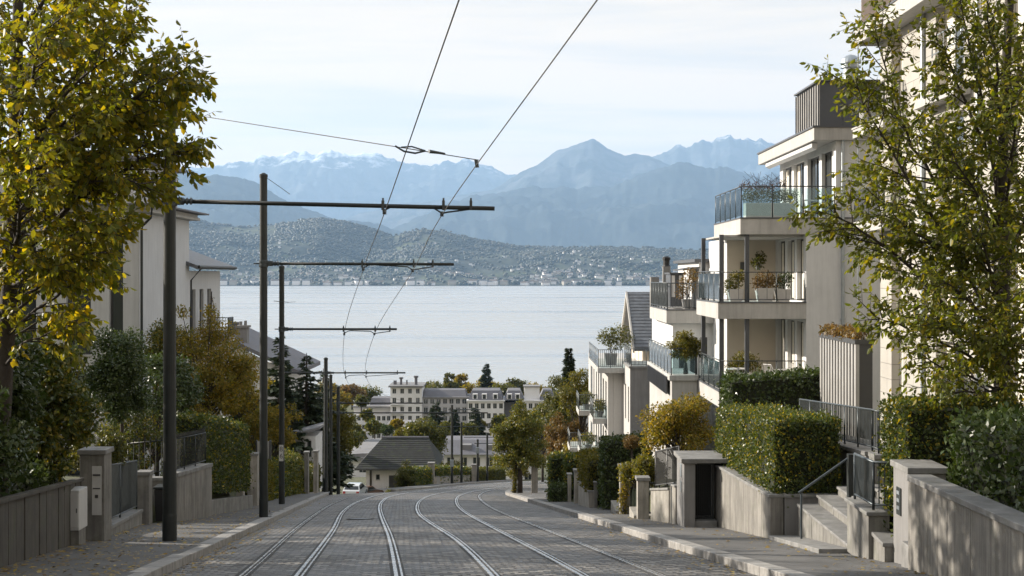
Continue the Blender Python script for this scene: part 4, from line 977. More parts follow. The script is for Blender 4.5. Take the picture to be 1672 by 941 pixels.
# ------------------------------------------------------------------ right side of the street, near to far
lowwall('long board-marked concrete wall at the lower right corner', (5.43,8), (5.43,19.5), .3, walk_z(8)-.1, walk_z(19.5)-.1, -2.52, -2.73, 'concrete_board', .08, side=-1, panels=13)
r = pillar('grey entrance pillar with an intercom at the end of the long concrete wall', 5.63, 6.15, 20.14, 21.0, -2.72, 'render_grey', .09)
m = MB(); m.box(5.612,5.63,20.55,20.78,-3.48,-3.08); ic = m.build('intercom', MT['dark_metal'], r, bevel=.005)
m = MB()
for i in range(3): m.box(5.604,5.613,20.6,20.73,-3.40+.11*i,-3.35+.11*i)
m.build('buttons', MT['galv'], ic)
MB().box(5.5,6.2,19.6,20.1,-4.2,-3.75).build('step', MT['stone_cap'], thing('entrance_step', 'stone step between the intercom pillar and the long wall', 'step', (5.8,19.85,-4.2)), bevel=.01)
lowwall('low stone kerb wall at the foot of the tall narrow hedge', (5.5,21.0), (5.5,21.64), .5, -4.5, -4.6, -3.95, -3.9, 'concrete', .06, side=-1)
pillar('short concrete block carrying a blue-grey railing beside the steps', 5.43, 5.76, 21.67, 23.05, -3.60, 'concrete', .06)
railing('small blue-grey bar railing on the concrete block by the steps', [(5.52,22.9,-3.60),(5.52,21.72,-3.58),(6.0,21.6,-3.58)], .73, 'blue_metal', .085, .01, postgap=1.2)
hedge('tall narrow sunlit hedge behind the intercom pillar', [(5.80,21.1),(7.6,21.1),(7.6,22.3),(5.80,22.3)], [-4.05]*4, [-1.95,-1.9,-1.9,-1.98], L_HEDGE, .066, 2.6, .11, gap=.5)
hedge('broad glossy laurel hedge above the long concrete wall', [(5.95,10),(8.6,10),(8.6,19.4),(6.0,19.4)], [-3.1]*4, [-1.75,-1.6,-1.75,-1.95], L_DARK, .095, 2.2, .16)
r = thing('steps', 'stone steps with a landing between the planter and the concrete block', 'steps', (5.8,25,-4.8))
m = MB(); q = [(4.98,23.1),(6.0,23.1),(6.0,27.6),(4.98,27.6)]; m.hexa([(a,b,walk_z(b)-.2) for a,b in q]+[(a,b,walk_z(b)+.075) for a,b in q]); m.build('landing', MT['stone_cap'], r, bevel=.012)
for i in range(5):
    m = MB(); x0 = 5.52+.38*i; m.box(x0,x0+.46 if i < 4 else 7.5,23.12,27.4,-5.0,-4.40+.17*i-.05); s_ = m.build('step', MT['concrete'], r)
    m = MB(); m.box(x0-.03,x0+.43 if i < 4 else 7.5,23.08,27.43,-4.40+.17*i-.05,-4.40+.17*i); m.build('tread', MT['stone_cap'], s_, bevel=.01)
r = thing('handrail', 'thin sloping steel handrail beside the stone steps', 'handrail', (5.35,26.3,-4.7))
MB().tube([(5.35,26.3,-4.9),(5.35,26.3,-4.02)], .022, 8).build('post', MT['blue_metal'], r); MB().tube([(5.30,26.3,-4.02),(5.36,26.3,-3.98),(6.30,26.3,-3.32)], .022, 8).build('rail', MT['blue_metal'], r)
MB().box(6.2,6.32,26.2,26.35,-4.2,-3.3).build('post', MT['dark_metal'], r)
lowwall('grey concrete planter wall carrying the big clipped hedge', (5.03,27.7), (4.76,34.3), .26, walk_z(27.7)-.2, walk_z(34.3)-.2, -4.27, -4.46, 'concrete_board', .06, side=-1, name='planter_wall')
lowwall('smooth end wall of the big hedge planter facing the steps', (5.31,27.7), (6.75,27.7), .25, -5.4, -5.2, -4.27, -4.27, 'render_grey', .06, side=1, name='planter_wall')
tag(MB().box(5.25,6.9,27.96,34.3,-5.2,-4.5).build('planter_soil', MT['soil']), 'dark earth inside the hedge planter', kind='structure')
hedge('big clipped hedge with a square front on the concrete planter', [(5.14,27.85),(6.42,27.85),(6.3,34.5),(4.98,34.5)], [-4.5]*4, [-2.83,-2.83,-3.22,-3.22], L_HEDGE, .066, 2.7, .10, gap=.5)
lowwall('grey retaining wall under the black balustrade behind the steps', (6.72,27.0), (6.62,33.2), 1.0, -5, -5, -3.34, -3.68, 'render_grey', .08, side=-1)
lowwall('dark stone return wall at the top of the steps', (6.75,26.5), (8.2,26.5), .4, -4.9, -4.9, -3.34, -3.34, 'concrete', .08)
railing('black balustrade running up to the slatted screen', [(6.7,33.1,-3.66),(6.84,27.0,-3.33),(6.86,26.6,-3.33),(8.3,26.6,-3.33)], .78, 'rail_metal', .10, .010, postgap=1.1, rail=.02)
tag(MB().hexa([(8.0,29,-3.5),(8.9,29,-3.5),(8.9,31,-3.5),(8.0,31,-3.5),(8.0,29,-3.2),(8.9,29,-3.2),(8.9,31,-3.15),(8.0,31,-3.15)]).build('flower_bed', MT['soil']), kind='structure')
hedge('dark laurel hedge in front of the balcony building', [(6.1,40),(8.9,40),(8.9,41.3),(6.1,41.3)], [-5.2]*4, [-2.95,-2.75,-2.75,-2.95], L_DARK, .12, 2.2, .14)
r = thing('slatted_screen', 'tall slatted screen enclosure with plants on top beside the big building', 'screen', (8.75,37.5,-5))
m = MB(); m.box(8.66,9.0,35.5,39.6,-4.9,-1.72); m.build('body', MT['frame_dark'], r)
m = MB(); n = 13
for i in range(n): yy = lerp(35.55,39.5,i/(n-1)); m.box(8.57,8.66,yy-.085,yy+.085,-4.9,-1.66)
m.build('slats', MT['zinc_pale'], r)
MB().box(8.55,9.02,35.45,39.65,-1.72,-1.60).build('top_frame', MT['frame_dark'], r)
# gate and walls down the right pavement
r = pillar('grey gate pillar whose cap runs on as a lintel over the black gate', 4.0, 4.26, 33.05, 34.5, -4.36, 'render_grey', .02)
MB().box(3.93,5.02,33.0,34.6,-4.36,-4.26).build('lintel', MT['stone_cap'], r, bevel=.012)
m = MB(); m.box(3.985,4.0,33.5,33.75,-4.75,-4.45); m.box(3.985,4.0,33.5,33.75,-5.1,-4.85); m.build('letterbox', MT['galv'], r, bevel=.004)
r = thing('garden_gate', 'black barred gate under the lintel beside the hedge planter', 'gate', (4.5,34.2,-5.8))
m = MB(); m.box(4.27,4.31,33.35,33.40,-5.75,-4.38); m.box(4.70,4.74,33.35,33.40,-5.75,-4.38); m.box(4.31,4.70,33.355,33.395,-4.44,-4.39); m.box(4.31,4.70,33.355,33.395,-5.75,-5.70); m.build('frame', MT['dark_metal'], r)
m = MB()
for i in range(8): xx = 4.345+.046*i; m.tube([(xx,33.375,-5.7),(xx,33.375,-4.4)], .010, 5)
m.build('bars', MT['dark_metal'], r); MB().box(4.28,4.73,33.9,33.93,-5.72,-4.4).build('panel', MT['black'], r)  # black sheet put behind the bars for the shade in the gateway
MB().box(4.02,4.78,33.1,34.6,-6.2,-5.72).build('step', MT['stone_cap'], thing('entrance_step', 'stone step below the black barred gate', 'step', (4.4,33.9,-6.2)), bevel=.01)
lowwall('narrow pale wall block touching the lintel pillar', (3.97,34.56), (3.92,35.3), .3, -6.3, -6.4, -5.10, -5.16, 'pale_stone', .05, side=-1)
lowwall('pale wall block with a sloping top, second after the lintel pillar', (3.89,35.34), (3.62,37.1), .3, -6.4, -6.6, -5.27, -5.55, 'pale_stone', .06, side=-1)
r = railing('tall garden fence of thin slats behind the pale wall blocks', [(4.08,34.7,-5.12),(3.75,37.1,-5.55)], .95, 'frame_dark', .09, .009, name='slat_fence', cat='fence', postgap=1.2)
def gatepair(label_gate, x0, x1, y, zb, zt):
    r = thing('garden_gate', label_gate, 'gate', ((x0+x1)/2,y,zb))
    m = MB(); m.box(x0,x1,y,y+.03,zt-.05,zt); m.box(x0,x1,y,y+.03,zb,zb+.05); m.box(x0,x0+.04,y-.003,y+.033,zb,zt); m.box(x1-.04,x1,y-.003,y+.033,zb,zt); m.build('frame', MT['dark_metal'], r)
    m = MB(); n = int((x1-x0)/.07)
    for i in range(1,n): m.tube([(lerp(x0,x1,i/n),y+.015,zb),(lerp(x0,x1,i/n),y+.015,zt)], .01, 4)
    m.build('bars', MT['dark_metal'], r); return r
pillar('pale gate pillar covered with a house number mark, before the yellow bush', 3.36, 3.66, 38.0, 38.4, -5.40, 'pale_stone')
gatepair('black gate right of the pale pillar below the yellow bush', 3.66, 3.98, 38.2, -6.4, -5.55)
MB().box(3.3,3.9,38.5,40.0,-7.0,-6.5).build('step', MT['pale_stone'], thing('entrance_step', 'pale entrance step right of the ivy grown pillar', 'step', (3.5,39,-7)), bevel=.01)
r = pillar('tall pale pillar with ivy and a round brown topiary above it', 3.20, 3.50, 42.1, 42.5, -5.62, 'pale_stone')
gatepair('dark gate between the ivy pillar and the yellow bush', 3.5, 4.0, 42.4, -7.0, -5.9)
MB().box(3.1,3.6,42.6,44.6,-7.6,-7.05).build('step', MT['pale_stone'], thing('entrance_step', 'pale entrance step left of the ivy grown pillar', 'step', (3.3,43.5,-7.6)), bevel=.01)
r = pillar('square grey pillar with a wide lintel before the dark hedge', 3.10, 3.26, 46.9, 47.3, -6.42, 'render_grey', .02)
MB().box(3.07,3.62,46.85,47.35,-6.42,-6.34).build('lintel', MT['stone_cap'], r); MB().box(3.42,3.56,46.9,47.3,-7.9,-6.42).build('shaft', MT['render_grey'], r)
gatepair('narrow dark gate inside the grey lintel frame', 3.26, 3.42, 47.05, -7.7, -6.45)
hedge('tall dark square hedge behind the grey lintel pillar', [(2.95,46.2),(4.5,46.2),(4.5,47.6),(2.98,47.6)], [-7.6,-7.2,-7.2,-7.6], [-5.42,-5.32,-5.32,-5.42], L_DARK, .10, 2.3, .06)
r = thing('post', 'thin grey post beside the yellow hedge', 'post', (2.83,48.3,-8)); m = MB(); m.box(2.78,2.88,48.2,48.4,-8.1,-7.05); m.build('shaft', MT['concrete'], r)
MB().box(2.76,2.90,48.18,48.42,-7.05,-7.0).build('cap', MT['stone_cap'], r)
lowwall('rough pale wall under the yellow hedge', (2.62,48.5), (2.42,51.8), .3, -8.2, -8.6, -7.35, -7.45, 'pale_stone', .05, side=-1)
hedge('bright yellow-green hedge on the rough pale wall', [(2.62,48.7),(3.4,48.7),(3.2,51.9),(2.48,51.9)], [-7.45]*4, [-6.35,-6.3,-6.3,-6.4], L_HEDGEY, .10, 2.3, .10)
pillar('slim capped pillar left of the yellow hedge', 2.36, 2.56, 53.8, 54.2, -7.35, 'pale_stone')
pillar('slim bare pillar at the last tall hedge', 2.22, 2.36, 56.6, 57.0, -7.9, 'pale_stone', .03)
hedge('tall narrow hedge, second last on the right pavement', [(2.2,57.6),(2.9,57.6),(3.0,60.2),(2.25,60.2)], [-9.4]*4, [-7.45,-7.4,-7.5,-7.55], L_HEDGE, .12, 2.2, .08)
hedge('tall narrow hedge at the street end of the right pavement', [(1.62,59.5),(2.15,59.5),(2.2,62.5),(1.7,62.5)], [-9.7]*4, [-7.65,-7.6,-7.8,-7.85], L_HEDGE, .12, 2.2, .08)
hedge('small low box hedge standing on the right pavement', [(1.52,56.6),(2.12,56.6),(2.12,57.4),(1.52,57.4)], [-9.1]*4, [-8.42]*4, L_DARK, .10, 2.4, .04)
r = pillar('free standing stone pillar beside the twin trunk street tree', 1.02, 1.36, 75, 75.4, -9.85, 'pale_stone', .1, name='stone_pillar')
for x, y, lab in ((3.4,96,'dark bollard nearest the hedges on the far forecourt'),(2.6,97,'dark bollard left of its neighbours on the far forecourt')):
    r = thing('bollard', lab, 'bollard', (x,y,walk_z(y)), 'bollards on the forecourt'); z = walk_z(y)
    MB().lathe((x,y,z), [(.16,0),(.14,.1),(.13,.9),(.15,.92),(.15,1.0),(.05,1.08)], 10).build('shaft', MT['dark_metal'], r)
# ------------------------------------------------------------------ apartment building with stacked balconies
def cladmat(name, col, w, h):
    k = N(name); o = k.obj(); s = k.add('ShaderNodeSeparateXYZ'); k.link(o, s.inputs[0]); c = k.add('ShaderNodeCombineXYZ')
    k.link(s.outputs[1], c.inputs[0]); k.link(s.outputs[2], c.inputs[1])
    br = k.add('ShaderNodeTexBrick'); k.link(c.outputs[0], br.inputs['Vector']); br.inputs['Scale'].default_value = 1
    br.inputs['Brick Width'].default_value = w; br.inputs['Row Height'].default_value = h; br.inputs['Mortar Size'].default_value = .012; br.inputs['Mortar Smooth'].default_value = .3
    br.inputs['Color1'].default_value = (*sc3(col,.93),1); br.inputs['Color2'].default_value = (*sc3(col,1.06),1); br.inputs['Mortar'].default_value = (*sc3(col,.55),1)
    nz = k.noise(o, .8, 6, .7); cc = k.mix(1., br.outputs['Color'], k.ramp(nz.outputs[0], [(.3,(.88,.88,.87)),(.7,(1.05,1.05,1.04))]).outputs[0], 'MULTIPLY')
    k.link(cc, k.b.inputs['Base Color']); k.b.inputs['Roughness'].default_value = .9
    iv = k.add('ShaderNodeMath', operation='SUBTRACT'); iv.inputs[0].default_value = 1; k.link(br.outputs['Fac'], iv.inputs[1]); k.bump(iv.outputs[0], .6, .012)
    return k.m
MT['clad'] = cladmat('stone_cladding', (.40,.38,.35), 1.9, .46)

A = thing('apartment_building', 'white apartment building with three stacked corner balconies and a dark rooftop box', 'building', (11,50,-8))
Z = [(-3.93,-1.47), (-.93,1.385)]
H = []
for f, c in Z: H += [(48.45,49.55,f+.06,c-.12),(50.0,51.25,f+.06,c-.12),(51.7,53.2,f+.06,c-.12)]
m = MB(); m.box(9.93,15.5,48,48.3,-9,1.92); m.box(10.93,15.5,48,48.3,1.921,4.55)
wallgrid(m,'x',9.93,48.301,53.6,-9,1.38,.3,H)
m.box(10.6,15.5,48.301,59,-9,1.38)
H3 = [(48.6,50.2,2.0,4.3),(50.6,52.6,2.0,4.3),(53.2,55.2,2.0,4.3),(55.6,57.4,2.0,4.3)]
wallgrid(m,'x',10.93,48.301,58,1.921,4.55,.3,H3); m.box(11.6,15.5,48.301,58,1.921,4.55)
HB = [(54.2,55.2,-3.8,-1.6),(54.2,55.2,-.8,1.3)]
wallgrid(m,'x',8.1,53.601,58.5,-9,1.38,.3,HB); m.box(8.7,10.6,53.901,58.5,-9,1.38)
m.build('wall', MT['render_white'], A)
m = MB(); m.box(8.101,9.929,53.6,53.9,-9,1.383); m.build('loggia_wall', MT['render_beige'], A)
for h in H: window(A,'x',9.93,*h,.14,'frame_dark',1,curtain=True,sill=False,name='glazed_door')
for h in HB: window(A,'x',8.1,*h,.12,'frame_white',1,curtain=True,sill=False,name='glazed_door')
for h in H3: window(A,'x',10.93,*h,.12,'frame_dark',1,curtain=(h[0]>53),sill=False,name='glazed_door')
def slab(x0,x1,y0,y1,z0,z1,parent=A):
    s = MB().box(x0,x1,y0,y1,z0,z1).build('balcony', MT['slab'], parent, bevel=.015)
    e = MB(); e.box(x0-.02,x1,y0-.03,y0+.08,z1,z1+.04); e.box(x0-.02,x0+.09,y0+.08,y1,z1,z1+.04); e.build('edge_flashing', MT['zinc'], s); return s
slab(7.70,11.6,47.96,54.2,1.385,1.92); slab(6.95,9.925,47.97,53.59,-1.47,-.93); slab(6.98,9.925,47.97,53.59,-4.45,-3.93)
railing('', [(7.75,48.05,1.96),(7.75,54.1,1.96)], 1.05, 'rail_metal', parent=A, glass=True, postgap=1.2)
railing('', [(7.75,48.05,1.96),(10.9,48.05,1.96)], 1.05, 'rail_metal', parent=A, glass=True, postgap=1.05)
for z in (-.89,-3.89):
    railing('', [(7.02,48.06,z),(7.02,53.4,z)], 1.02, 'rail_metal', parent=A, glass=True, postgap=1.35)
    railing('', [(7.02,48.06,z),(9.9,48.06,z)], 1.0, 'rail_metal', .32, .008, parent=A, postgap=.98, rail=.018)
m = MB()
for x, y in ((7.97,48.25),(7.12,48.35),(7.12,52.9)):
    m.box(x-.07,x+.07,y-.07,y+.07,-3.93,-1.47); m.box(x-.07,x+.07,y-.07,y+.07,-.93,1.385)
m.build('column', MT['zinc'], A)
for z in (-.93,): MB().box(7.2,9.9,48.5,53.5,1.32,1.38).build('awning_case', MT['slab'], A)
m = MB(); m.box(10.15,15.8,47.8,58.6,4.55,4.98); rf = m.build('roof', MT['slab'], A, bevel=.015)
m = MB(); m.box(10.10,15.8,47.75,58.65,4.98,5.04); m.build('flashing', MT['zinc'], rf)
m = MB(); m.hexa([(10.25,48.6,4.38),(10.4,48.6,4.30),(10.4,57.5,4.30),(10.25,57.5,4.38),(10.25,48.6,4.52),(10.45,48.6,4.52),(10.45,57.5,4.52),(10.25,57.5,4.52)]); m.build('awning', MT['awning'], A)
m = MB(); m.box(10.8,15.5,49.9,53.9,5.04,6.8); rb = m.build('rooftop_box', MT['zinc'], A)
m = MB(); m.box(10.785,10.8,49.9,53.9,5.04,6.74); m.build('sunlit_cladding', MT['zinc_pale'], rb)  # pale sheet on the left face, the sunlight there put into its colour
m = MB()
for i in range(11): y = 49.95+.395*i; m.box(10.74,10.785,y-.02,y+.02,5.04,6.76)
for i in range(6): x = 11.6+.8*i; m.box(x-.015,x+.015,49.87,49.9,5.05,6.78)
m.build('seams', MT['zinc'], rb); MB().box(10.7,15.6,49.8,54,6.8,6.86).build('flashing', MT['zinc'], rb)
m = MB(); m.lathe((12.05,50.6,6.86), [(.27,0),(.27,.5),(.36,.52),(.36,.58),(.27,.6),(.27,.66),(.36,.68),(.36,.73),(.30,.85),(.18,.95),(.03,1.0)], 18); m.build('chimney', MT['galv'], A)
MB().box(12.0,12.7,48.6,49.2,5.05,5.62).build('vent_unit', MT['frame_white'], A, bevel=.02)
m = MB(); m.tube([(11.15,47.92,4.9),(11.15,47.92,-8.5)], .055, 8); m.lathe((11.15,47.92,4.75), [(.09,0),(.09,.22)], 8)
for z in (3.5,1,-1.5,-4): m.box(11.08,11.22,47.9,48,z,z+.05)
m.build('downpipe', MT['galv'], A)
MB().box(8.6,8.75,53.5,53.6,.2,.5).build('wall_lamp', MT['frame_dark'], A)
# rear wing with its own balcony
HW = [(6.75,7.05,-4.4,-2.5),(7.2,7.5,-4.4,-2.5),(7.62,7.9,-4.4,-2.5)]
m = MB(); wallgrid(m,'y',57.5,6.5,10,-9,-1.93,.3,HW); m.box(6.5,8.09,57.81,66,-9,-1.93); m.box(7.7,10,58.6,66,-1.36,.55); wg = m.build('wing', MT['render_white'], A)
for h in HW: window(A,'y',57.5,*h,.12,'frame_dark',0,sill=False)
slab(6.2,8.1,57.1,64,-1.92,-1.40)
railing('', [(6.25,57.2,-1.36),(8.0,57.2,-1.36)], 1.05, 'rail_metal', .11, .01, parent=A, postgap=.9); railing('', [(6.25,57.2,-1.36),(6.25,63.9,-1.36)], 1.05, 'rail_metal', .11, .01, parent=A, postgap=1.2)
m = MB(); m.box(6.6,7.15,59.2,61,-1.3,.05); m.box(6.55,7.2,59.1,61.1,.05,.12); m.build('dormer', MT['zinc'], A); m = MB(); m.box(6.65,6.78,59.17,59.2,-.9,0); m.box(6.95,7.08,59.17,59.2,-.9,0); m.build('dormer_panel', MT['frame_white'], A)
m = MB(); m.box(7.5,10.2,58.4,66.2,.551,.68); m.hexa([(7.0,58.2,.2),(7.7,58.2,.28),(7.7,62,.28),(7.0,62,.2),(7.0,58.2,.26),(7.7,58.2,.36),(7.7,62,.36),(7.0,62,.26)]); m.build('wing_roof', MT['zinc'], A)
m = MB(); m.box(6.0,6.96,53.4,62,-9,-3.95); m.box(5.9,7.0,53.3,62.1,-3.95,-3.75); m.build('terrace', MT['slab'], A, bevel=.015)
railing('', [(5.98,53.4,-3.75),(5.98,61.9,-3.75)], 1.0, 'rail_metal', parent=A, glass=True, postgap=1.3); railing('', [(5.98,53.4,-3.75),(6.9,53.4,-3.75)], 1.0, 'rail_metal', parent=A, glass=True, postgap=.9)
m = MB(); m.box(5.86,5.90,54,61.5,-4.5,-3.85)
for i in range(26): y = 54+.29*i; m.box(5.83,5.86,y,y+.05,-4.5,-3.85)
m.build('ledge_grille', MT['zinc'], A)

def potted(label, x, y, z, r, h, clumps, n, lm, leaf=.09, pot='pot', group='potted plants on the balconies', square=False):
    root = thing('potted_plant', label, 'potted plant', (x,y,z), group)
    m = MB()
    if square: m.hexa([(x-r*.75,y-r*.75,z),(x+r*.75,y-r*.75,z),(x+r*.75,y+r*.75,z),(x-r*.75,y+r*.75,z),(x-r,y-r,z+h),(x+r,y-r,z+h),(x+r,y+r,z+h),(x-r,y+r,z+h)])
    else: m.lathe((x,y,z), [(r*.7,0),(r*.95,h*.88),(r*1.05,h*.89),(r*1.05,h),(r*.9,h),(r*.88,h-.04)], 14)
    m.build('pot', MT[pot], root, bevel=.01 if square else 0)
    s = MB()
    for c, rr in clumps:
        for _ in range(5): e = Vector(c)+Vector((random.uniform(-1,1)*rr,random.uniform(-1,1)*rr,random.uniform(-.2,1)*rr)); s.tube([(x,y,z+h-.03),((x+e.x)/2,(y+e.y)/2,(z+h+e.z)/2+.03),e], .006, 3, cap=False)
    s.build('stem', MT['twig'], root)
    P, d = clump_pts(clumps, n, .9); V, Fc = leaf_geo(P, d*.7+rng.normal(0,.6,(n,3)), d+rng.normal(0,.5,(n,3)), leaf*rng.uniform(.6,1.2,n), .5, .15, True)
    npmesh('foliage', V, Fc, lm, root); return root
potted('yellow-green potted shrub at the left end of the middle balcony', 7.62, 48.5, -.89, .26, .42, [((7.6,48.5,-.15),.34),((7.4,48.5,-.4),.26),((7.8,48.5,.0),.22)], 700, L_HEDGEY, square=True)
potted('large brownish plant in a pale tub in the centre of the middle balcony', 8.62, 48.55, -.89, .30, .46, [((8.6,48.55,-.1),.34),((8.4,48.55,-.25),.25),((8.9,48.55,-.2),.28)], 800, L_BROWN, square=True)
potted('dark leaved plant in a pale tub at the right end of the middle balcony', 9.25, 48.6, -.89, .26, .42, [((9.25,48.6,-.2),.3),((9.4,48.6,-.05),.2)], 500, L_DARK, square=True)
potted('round green potted bush on the lowest balcony', 8.2, 50.5, -3.89, .3, .45, [((8.2,50.5,-3.05),.42),((8.5,50.5,-3.1),.36),((7.9,50.4,-3.2),.3)], 1200, L_HEDGEY, .1)
potted('brown bushy plant on the balcony of the rear wing', 7.1, 57.6, -1.36, .25, .4, [((7.1,57.7,-.4),.42),((7.3,57.8,.0),.35),((6.9,57.7,-.7),.3)], 900, L_BROWN, .1, 'dark_pot')
potted('hanging green plant on the back wall of the middle loggia', 9.2, 53.2, .2, .12, .2, [((9.2,53.2,.45),.25),((9.3,53.2,.7),.2)], 260, L_OLIVE, .12, 'dark_pot')
r = thing('planter_box', 'long pale planter with a clipped dark hedge and heather on the top terrace', 'planter', (8.8,49.2,1.95))
MB().box(8.05,9.75,48.95,49.5,1.95,2.5).build('box', MT['pot'], r, bevel=.015)
for nm, zz, lm, cl, nn in (('hedge',0,L_DARK,[((8.1+.2*i,49.2,2.72),.26) for i in range(9)],2200),('heather',0,L_PINK,[((8.0+.22*i,49.2,3.02+random.uniform(-.05,.16)),.2) for i in range(7)],700)):
    P, d = clump_pts(cl, nn, 1); V, Fc = leaf_geo(P, d*.5+rng.normal(0,.6,(nn,3))+np.array([0,0,.4]), d+rng.normal(0,.5,(nn,3)), .075*rng.uniform(.6,1.2,nn), .45, .15, True); npmesh(nm, V, Fc, lm, r)
m = MB()
for i in range(34): x = 8.0+1.5*random.random(); m.tube([(x,49.2,2.9),(x+random.uniform(-.15,.15),49.2,3.2),(x+random.uniform(-.35,.35),49.2+random.uniform(-.2,.2),3.3+random.random()*.3)], .006, 3, cap=False)
m.build('stems', MT['twig'], r)
def chair(label, x, y, z, rz, group='garden chairs on the balconies', mat='frame_white'):
    r = thing('garden_chair', label, 'chair', (x,y,z), group); c, s = math.cos(rz), math.sin(rz)
    def T(a,b,h): return (x+a*c-b*s, y+a*s+b*c, z+h)
    m = MB(); P = [T(-.24,-.24,.42),T(.24,-.24,.42),T(.22,.22,.42),T(-.22,.22,.42)]; m.hexa(P+[(a,b,h+.035) for a,b,h in P]); m.build('seat', MT[mat], r)
    m = MB(); m.tube([T(-.23,.22,.45),T(-.24,.30,.75),T(-.18,.32,.88),T(.18,.32,.88),T(.24,.30,.75),T(.23,.22,.45)], .016, 6)
    for i in range(5): a = -.14+.07*i; m.tube([T(a,.23,.45),T(a,.31,.87)], .010, 5)
    m.build('backrest', MT[mat], r)
    for a, b in ((-.22,-.22),(.22,-.22),(-.2,.22),(.2,.22)): MB().tube([T(a,b,.42),T(a*1.12,b*1.12,0)], .015, 6).build('leg', MT[mat], r)
    for sg in (-1,1): MB().tube([T(.24*sg,.28,.66),T(.27*sg,0,.66),T(.25*sg,-.22,.64),T(.23*sg,-.23,.43)], .014, 6).build('armrest', MT[mat], r)
chair('pale garden chair at the right end of the lowest balcony', 9.0, 48.9, -3.93, 2.2); chair('pale garden chair turned to the table on the lowest balcony', 9.45, 49.6, -3.93, -2.2)
chair('white garden chair on the top terrace', 10.25, 48.8, 1.92, 1.2)
r = thing('garden_table', 'small round pale table on the lowest balcony', 'table', (7.75,48.9,-3.93)); MB().lathe((7.75,48.9,-3.93), [(.36,.70),(.37,.71),(.37,.735),(.36,.74)], 18).build('tabletop', MT['frame_white'], r); MB().lathe((7.75,48.9,-3.93), [(.22,0),(.05,.04),(.035,.1),(.035,.66),(.08,.70)], 10).build('leg', MT['frame_white'], r)

# ------------------------------------------------------------------ big clad building at the right edge
B = thing('apartment_building', 'tall pale stone-clad building behind the right tree at the frame edge', 'building', (13,36,-5))
HB = []
for k in range(5):
    z = -4.35+3.0*k
    HB += [(41.9,43.1,z+.3,z+2.55),(36.2,38.6,z+.3,z+2.6),(31.5,33.2,z+.3,z+2.55),(28.0,29.6,z+.3,z+2.55)]
m = MB(); wallgrid(m,'x',11.5,24,44.4,-6,13,.35,HB); m.box(12.6,20,24,44.4,-6,13); m.box(11.86,12.6,24,24.3,-6,13); m.box(11.86,12.6,44.1,44.4,-6,13); m.build('wall', MT['clad'], B)
for i, h in enumerate(HB):
    window(B,'x',11.5,*h,.26,'frame_white',1 if h[1]-h[0] < 2 else 2,curtain=True,hb=False)
    if h[1]-h[0] < 2 and h[0] > 40:
        pass
for z in (7.28,): 
    s = MB().box(10.88,11.49,24,45.2,z,z+.5).build('balcony', MT['slab'], B, bevel=.015); s2 = MB().box(11.5,13,44.401,45.2,z,z+.5).build('balcony', MT['slab'], B)
    MB().box(10.85,11.49,23.9,45.25,z+.5,z+.55).build('edge_flashing', MT['zinc'], s)
railing('', [(11.1,45.1,7.83),(11.1,25,7.83)], 1.05, 'rail_metal', .12, .012, parent=B, postgap=1.6)
MT['brown_slats'] = M('brown_slats', (.12,.085,.065), .6, .2, 3, 0)
m = MB()
for i in range(150): y = 45-.11*i; m.box(11.06,11.085,y-.035,y+.035,7.9,8.85)
m.build('balcony_slats', MT['brown_slats'], B)
for z, y0, y1 in ((4.35,41.6,45.3),(1.35,41.6,45.3)):
    s = MB().box(10.85,11.49,y0,y1,z,z+.28).build('balcony', MT['slab'], B, bevel=.015); MB().box(10.82,11.49,y0-.03,y1+.03,z+.28,z+.33).build('edge_flashing', MT['slab'], s)
    railing('', [(11.45,y0+.05,z+.33),(10.9,y0+.05,z+.33),(10.9,y1-.05,z+.33)], 1.0, 'rail_metal', .115, .009, parent=B, postgap=1.8)
m = MB(); m.tube([(10.95,45.0,7.28),(10.95,45.0,-4)], .02, 6); m.build('rod', MT['galv'], B)
m = MB(); m.tube([(11.43,39.6,13),(11.43,39.6,-5)], .06, 8); m.tube([(11.43,34.9,13),(11.43,34.9,-5)], .05, 8); m.build('downpipe', MT['galv'], B)
for z in (7.9,4.9,1.9):
    MB().box(11.05,11.49,35.6,39.2,z-.35,z-.12).build('canopy', MT['slab'], B)
    railing('', [(11.42,36.15,z-2.0),(11.42,38.65,z-2.0)], .55, 'galv', .5, .01, parent=B, postgap=2.5)

# ------------------------------------------------------------------ terraced building farther down
C_ = thing('apartment_building', 'terraced pale building with small side balconies below the gabled house', 'building', (7,88,-13))
HS = [(79.0,79.7,-8.2,-6.2),(81.0,81.8,-8.2,-6.2),(79.0,79.7,-11.2,-9.2),(81.0,81.8,-11.2,-9.2)]
HF = []
for y in (84.2,86.6,89.0,91.4,93.8,96.6,100.2): HF += [(y,y+1.1,-8.5,-6.3),(y,y+1.1,-11.4,-9.2),(y,y+1.1,-13.6,-12.0)]
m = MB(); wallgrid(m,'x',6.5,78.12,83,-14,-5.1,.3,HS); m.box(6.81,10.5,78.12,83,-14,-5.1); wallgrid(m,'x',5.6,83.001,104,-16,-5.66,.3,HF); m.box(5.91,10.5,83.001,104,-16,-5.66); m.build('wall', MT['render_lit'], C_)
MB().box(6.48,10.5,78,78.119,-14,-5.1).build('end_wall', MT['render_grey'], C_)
MB().box(6.42,10.5,77.94,83.1,-5.1,-4.98).build('parapet', MT['stone_cap'], C_)
for h in HS: window(C_,'x',6.5,*h,.12,'frame_white',0,sill=False)
for h in HF: window(C_,'x',5.6,*h,.12,'frame_dark',0,curtain=False,sill=False)
s = MB().box(4.95,9,82.2,92,-5.65,-5.35).build('terrace', MT['slab'], C_, bevel=.02)
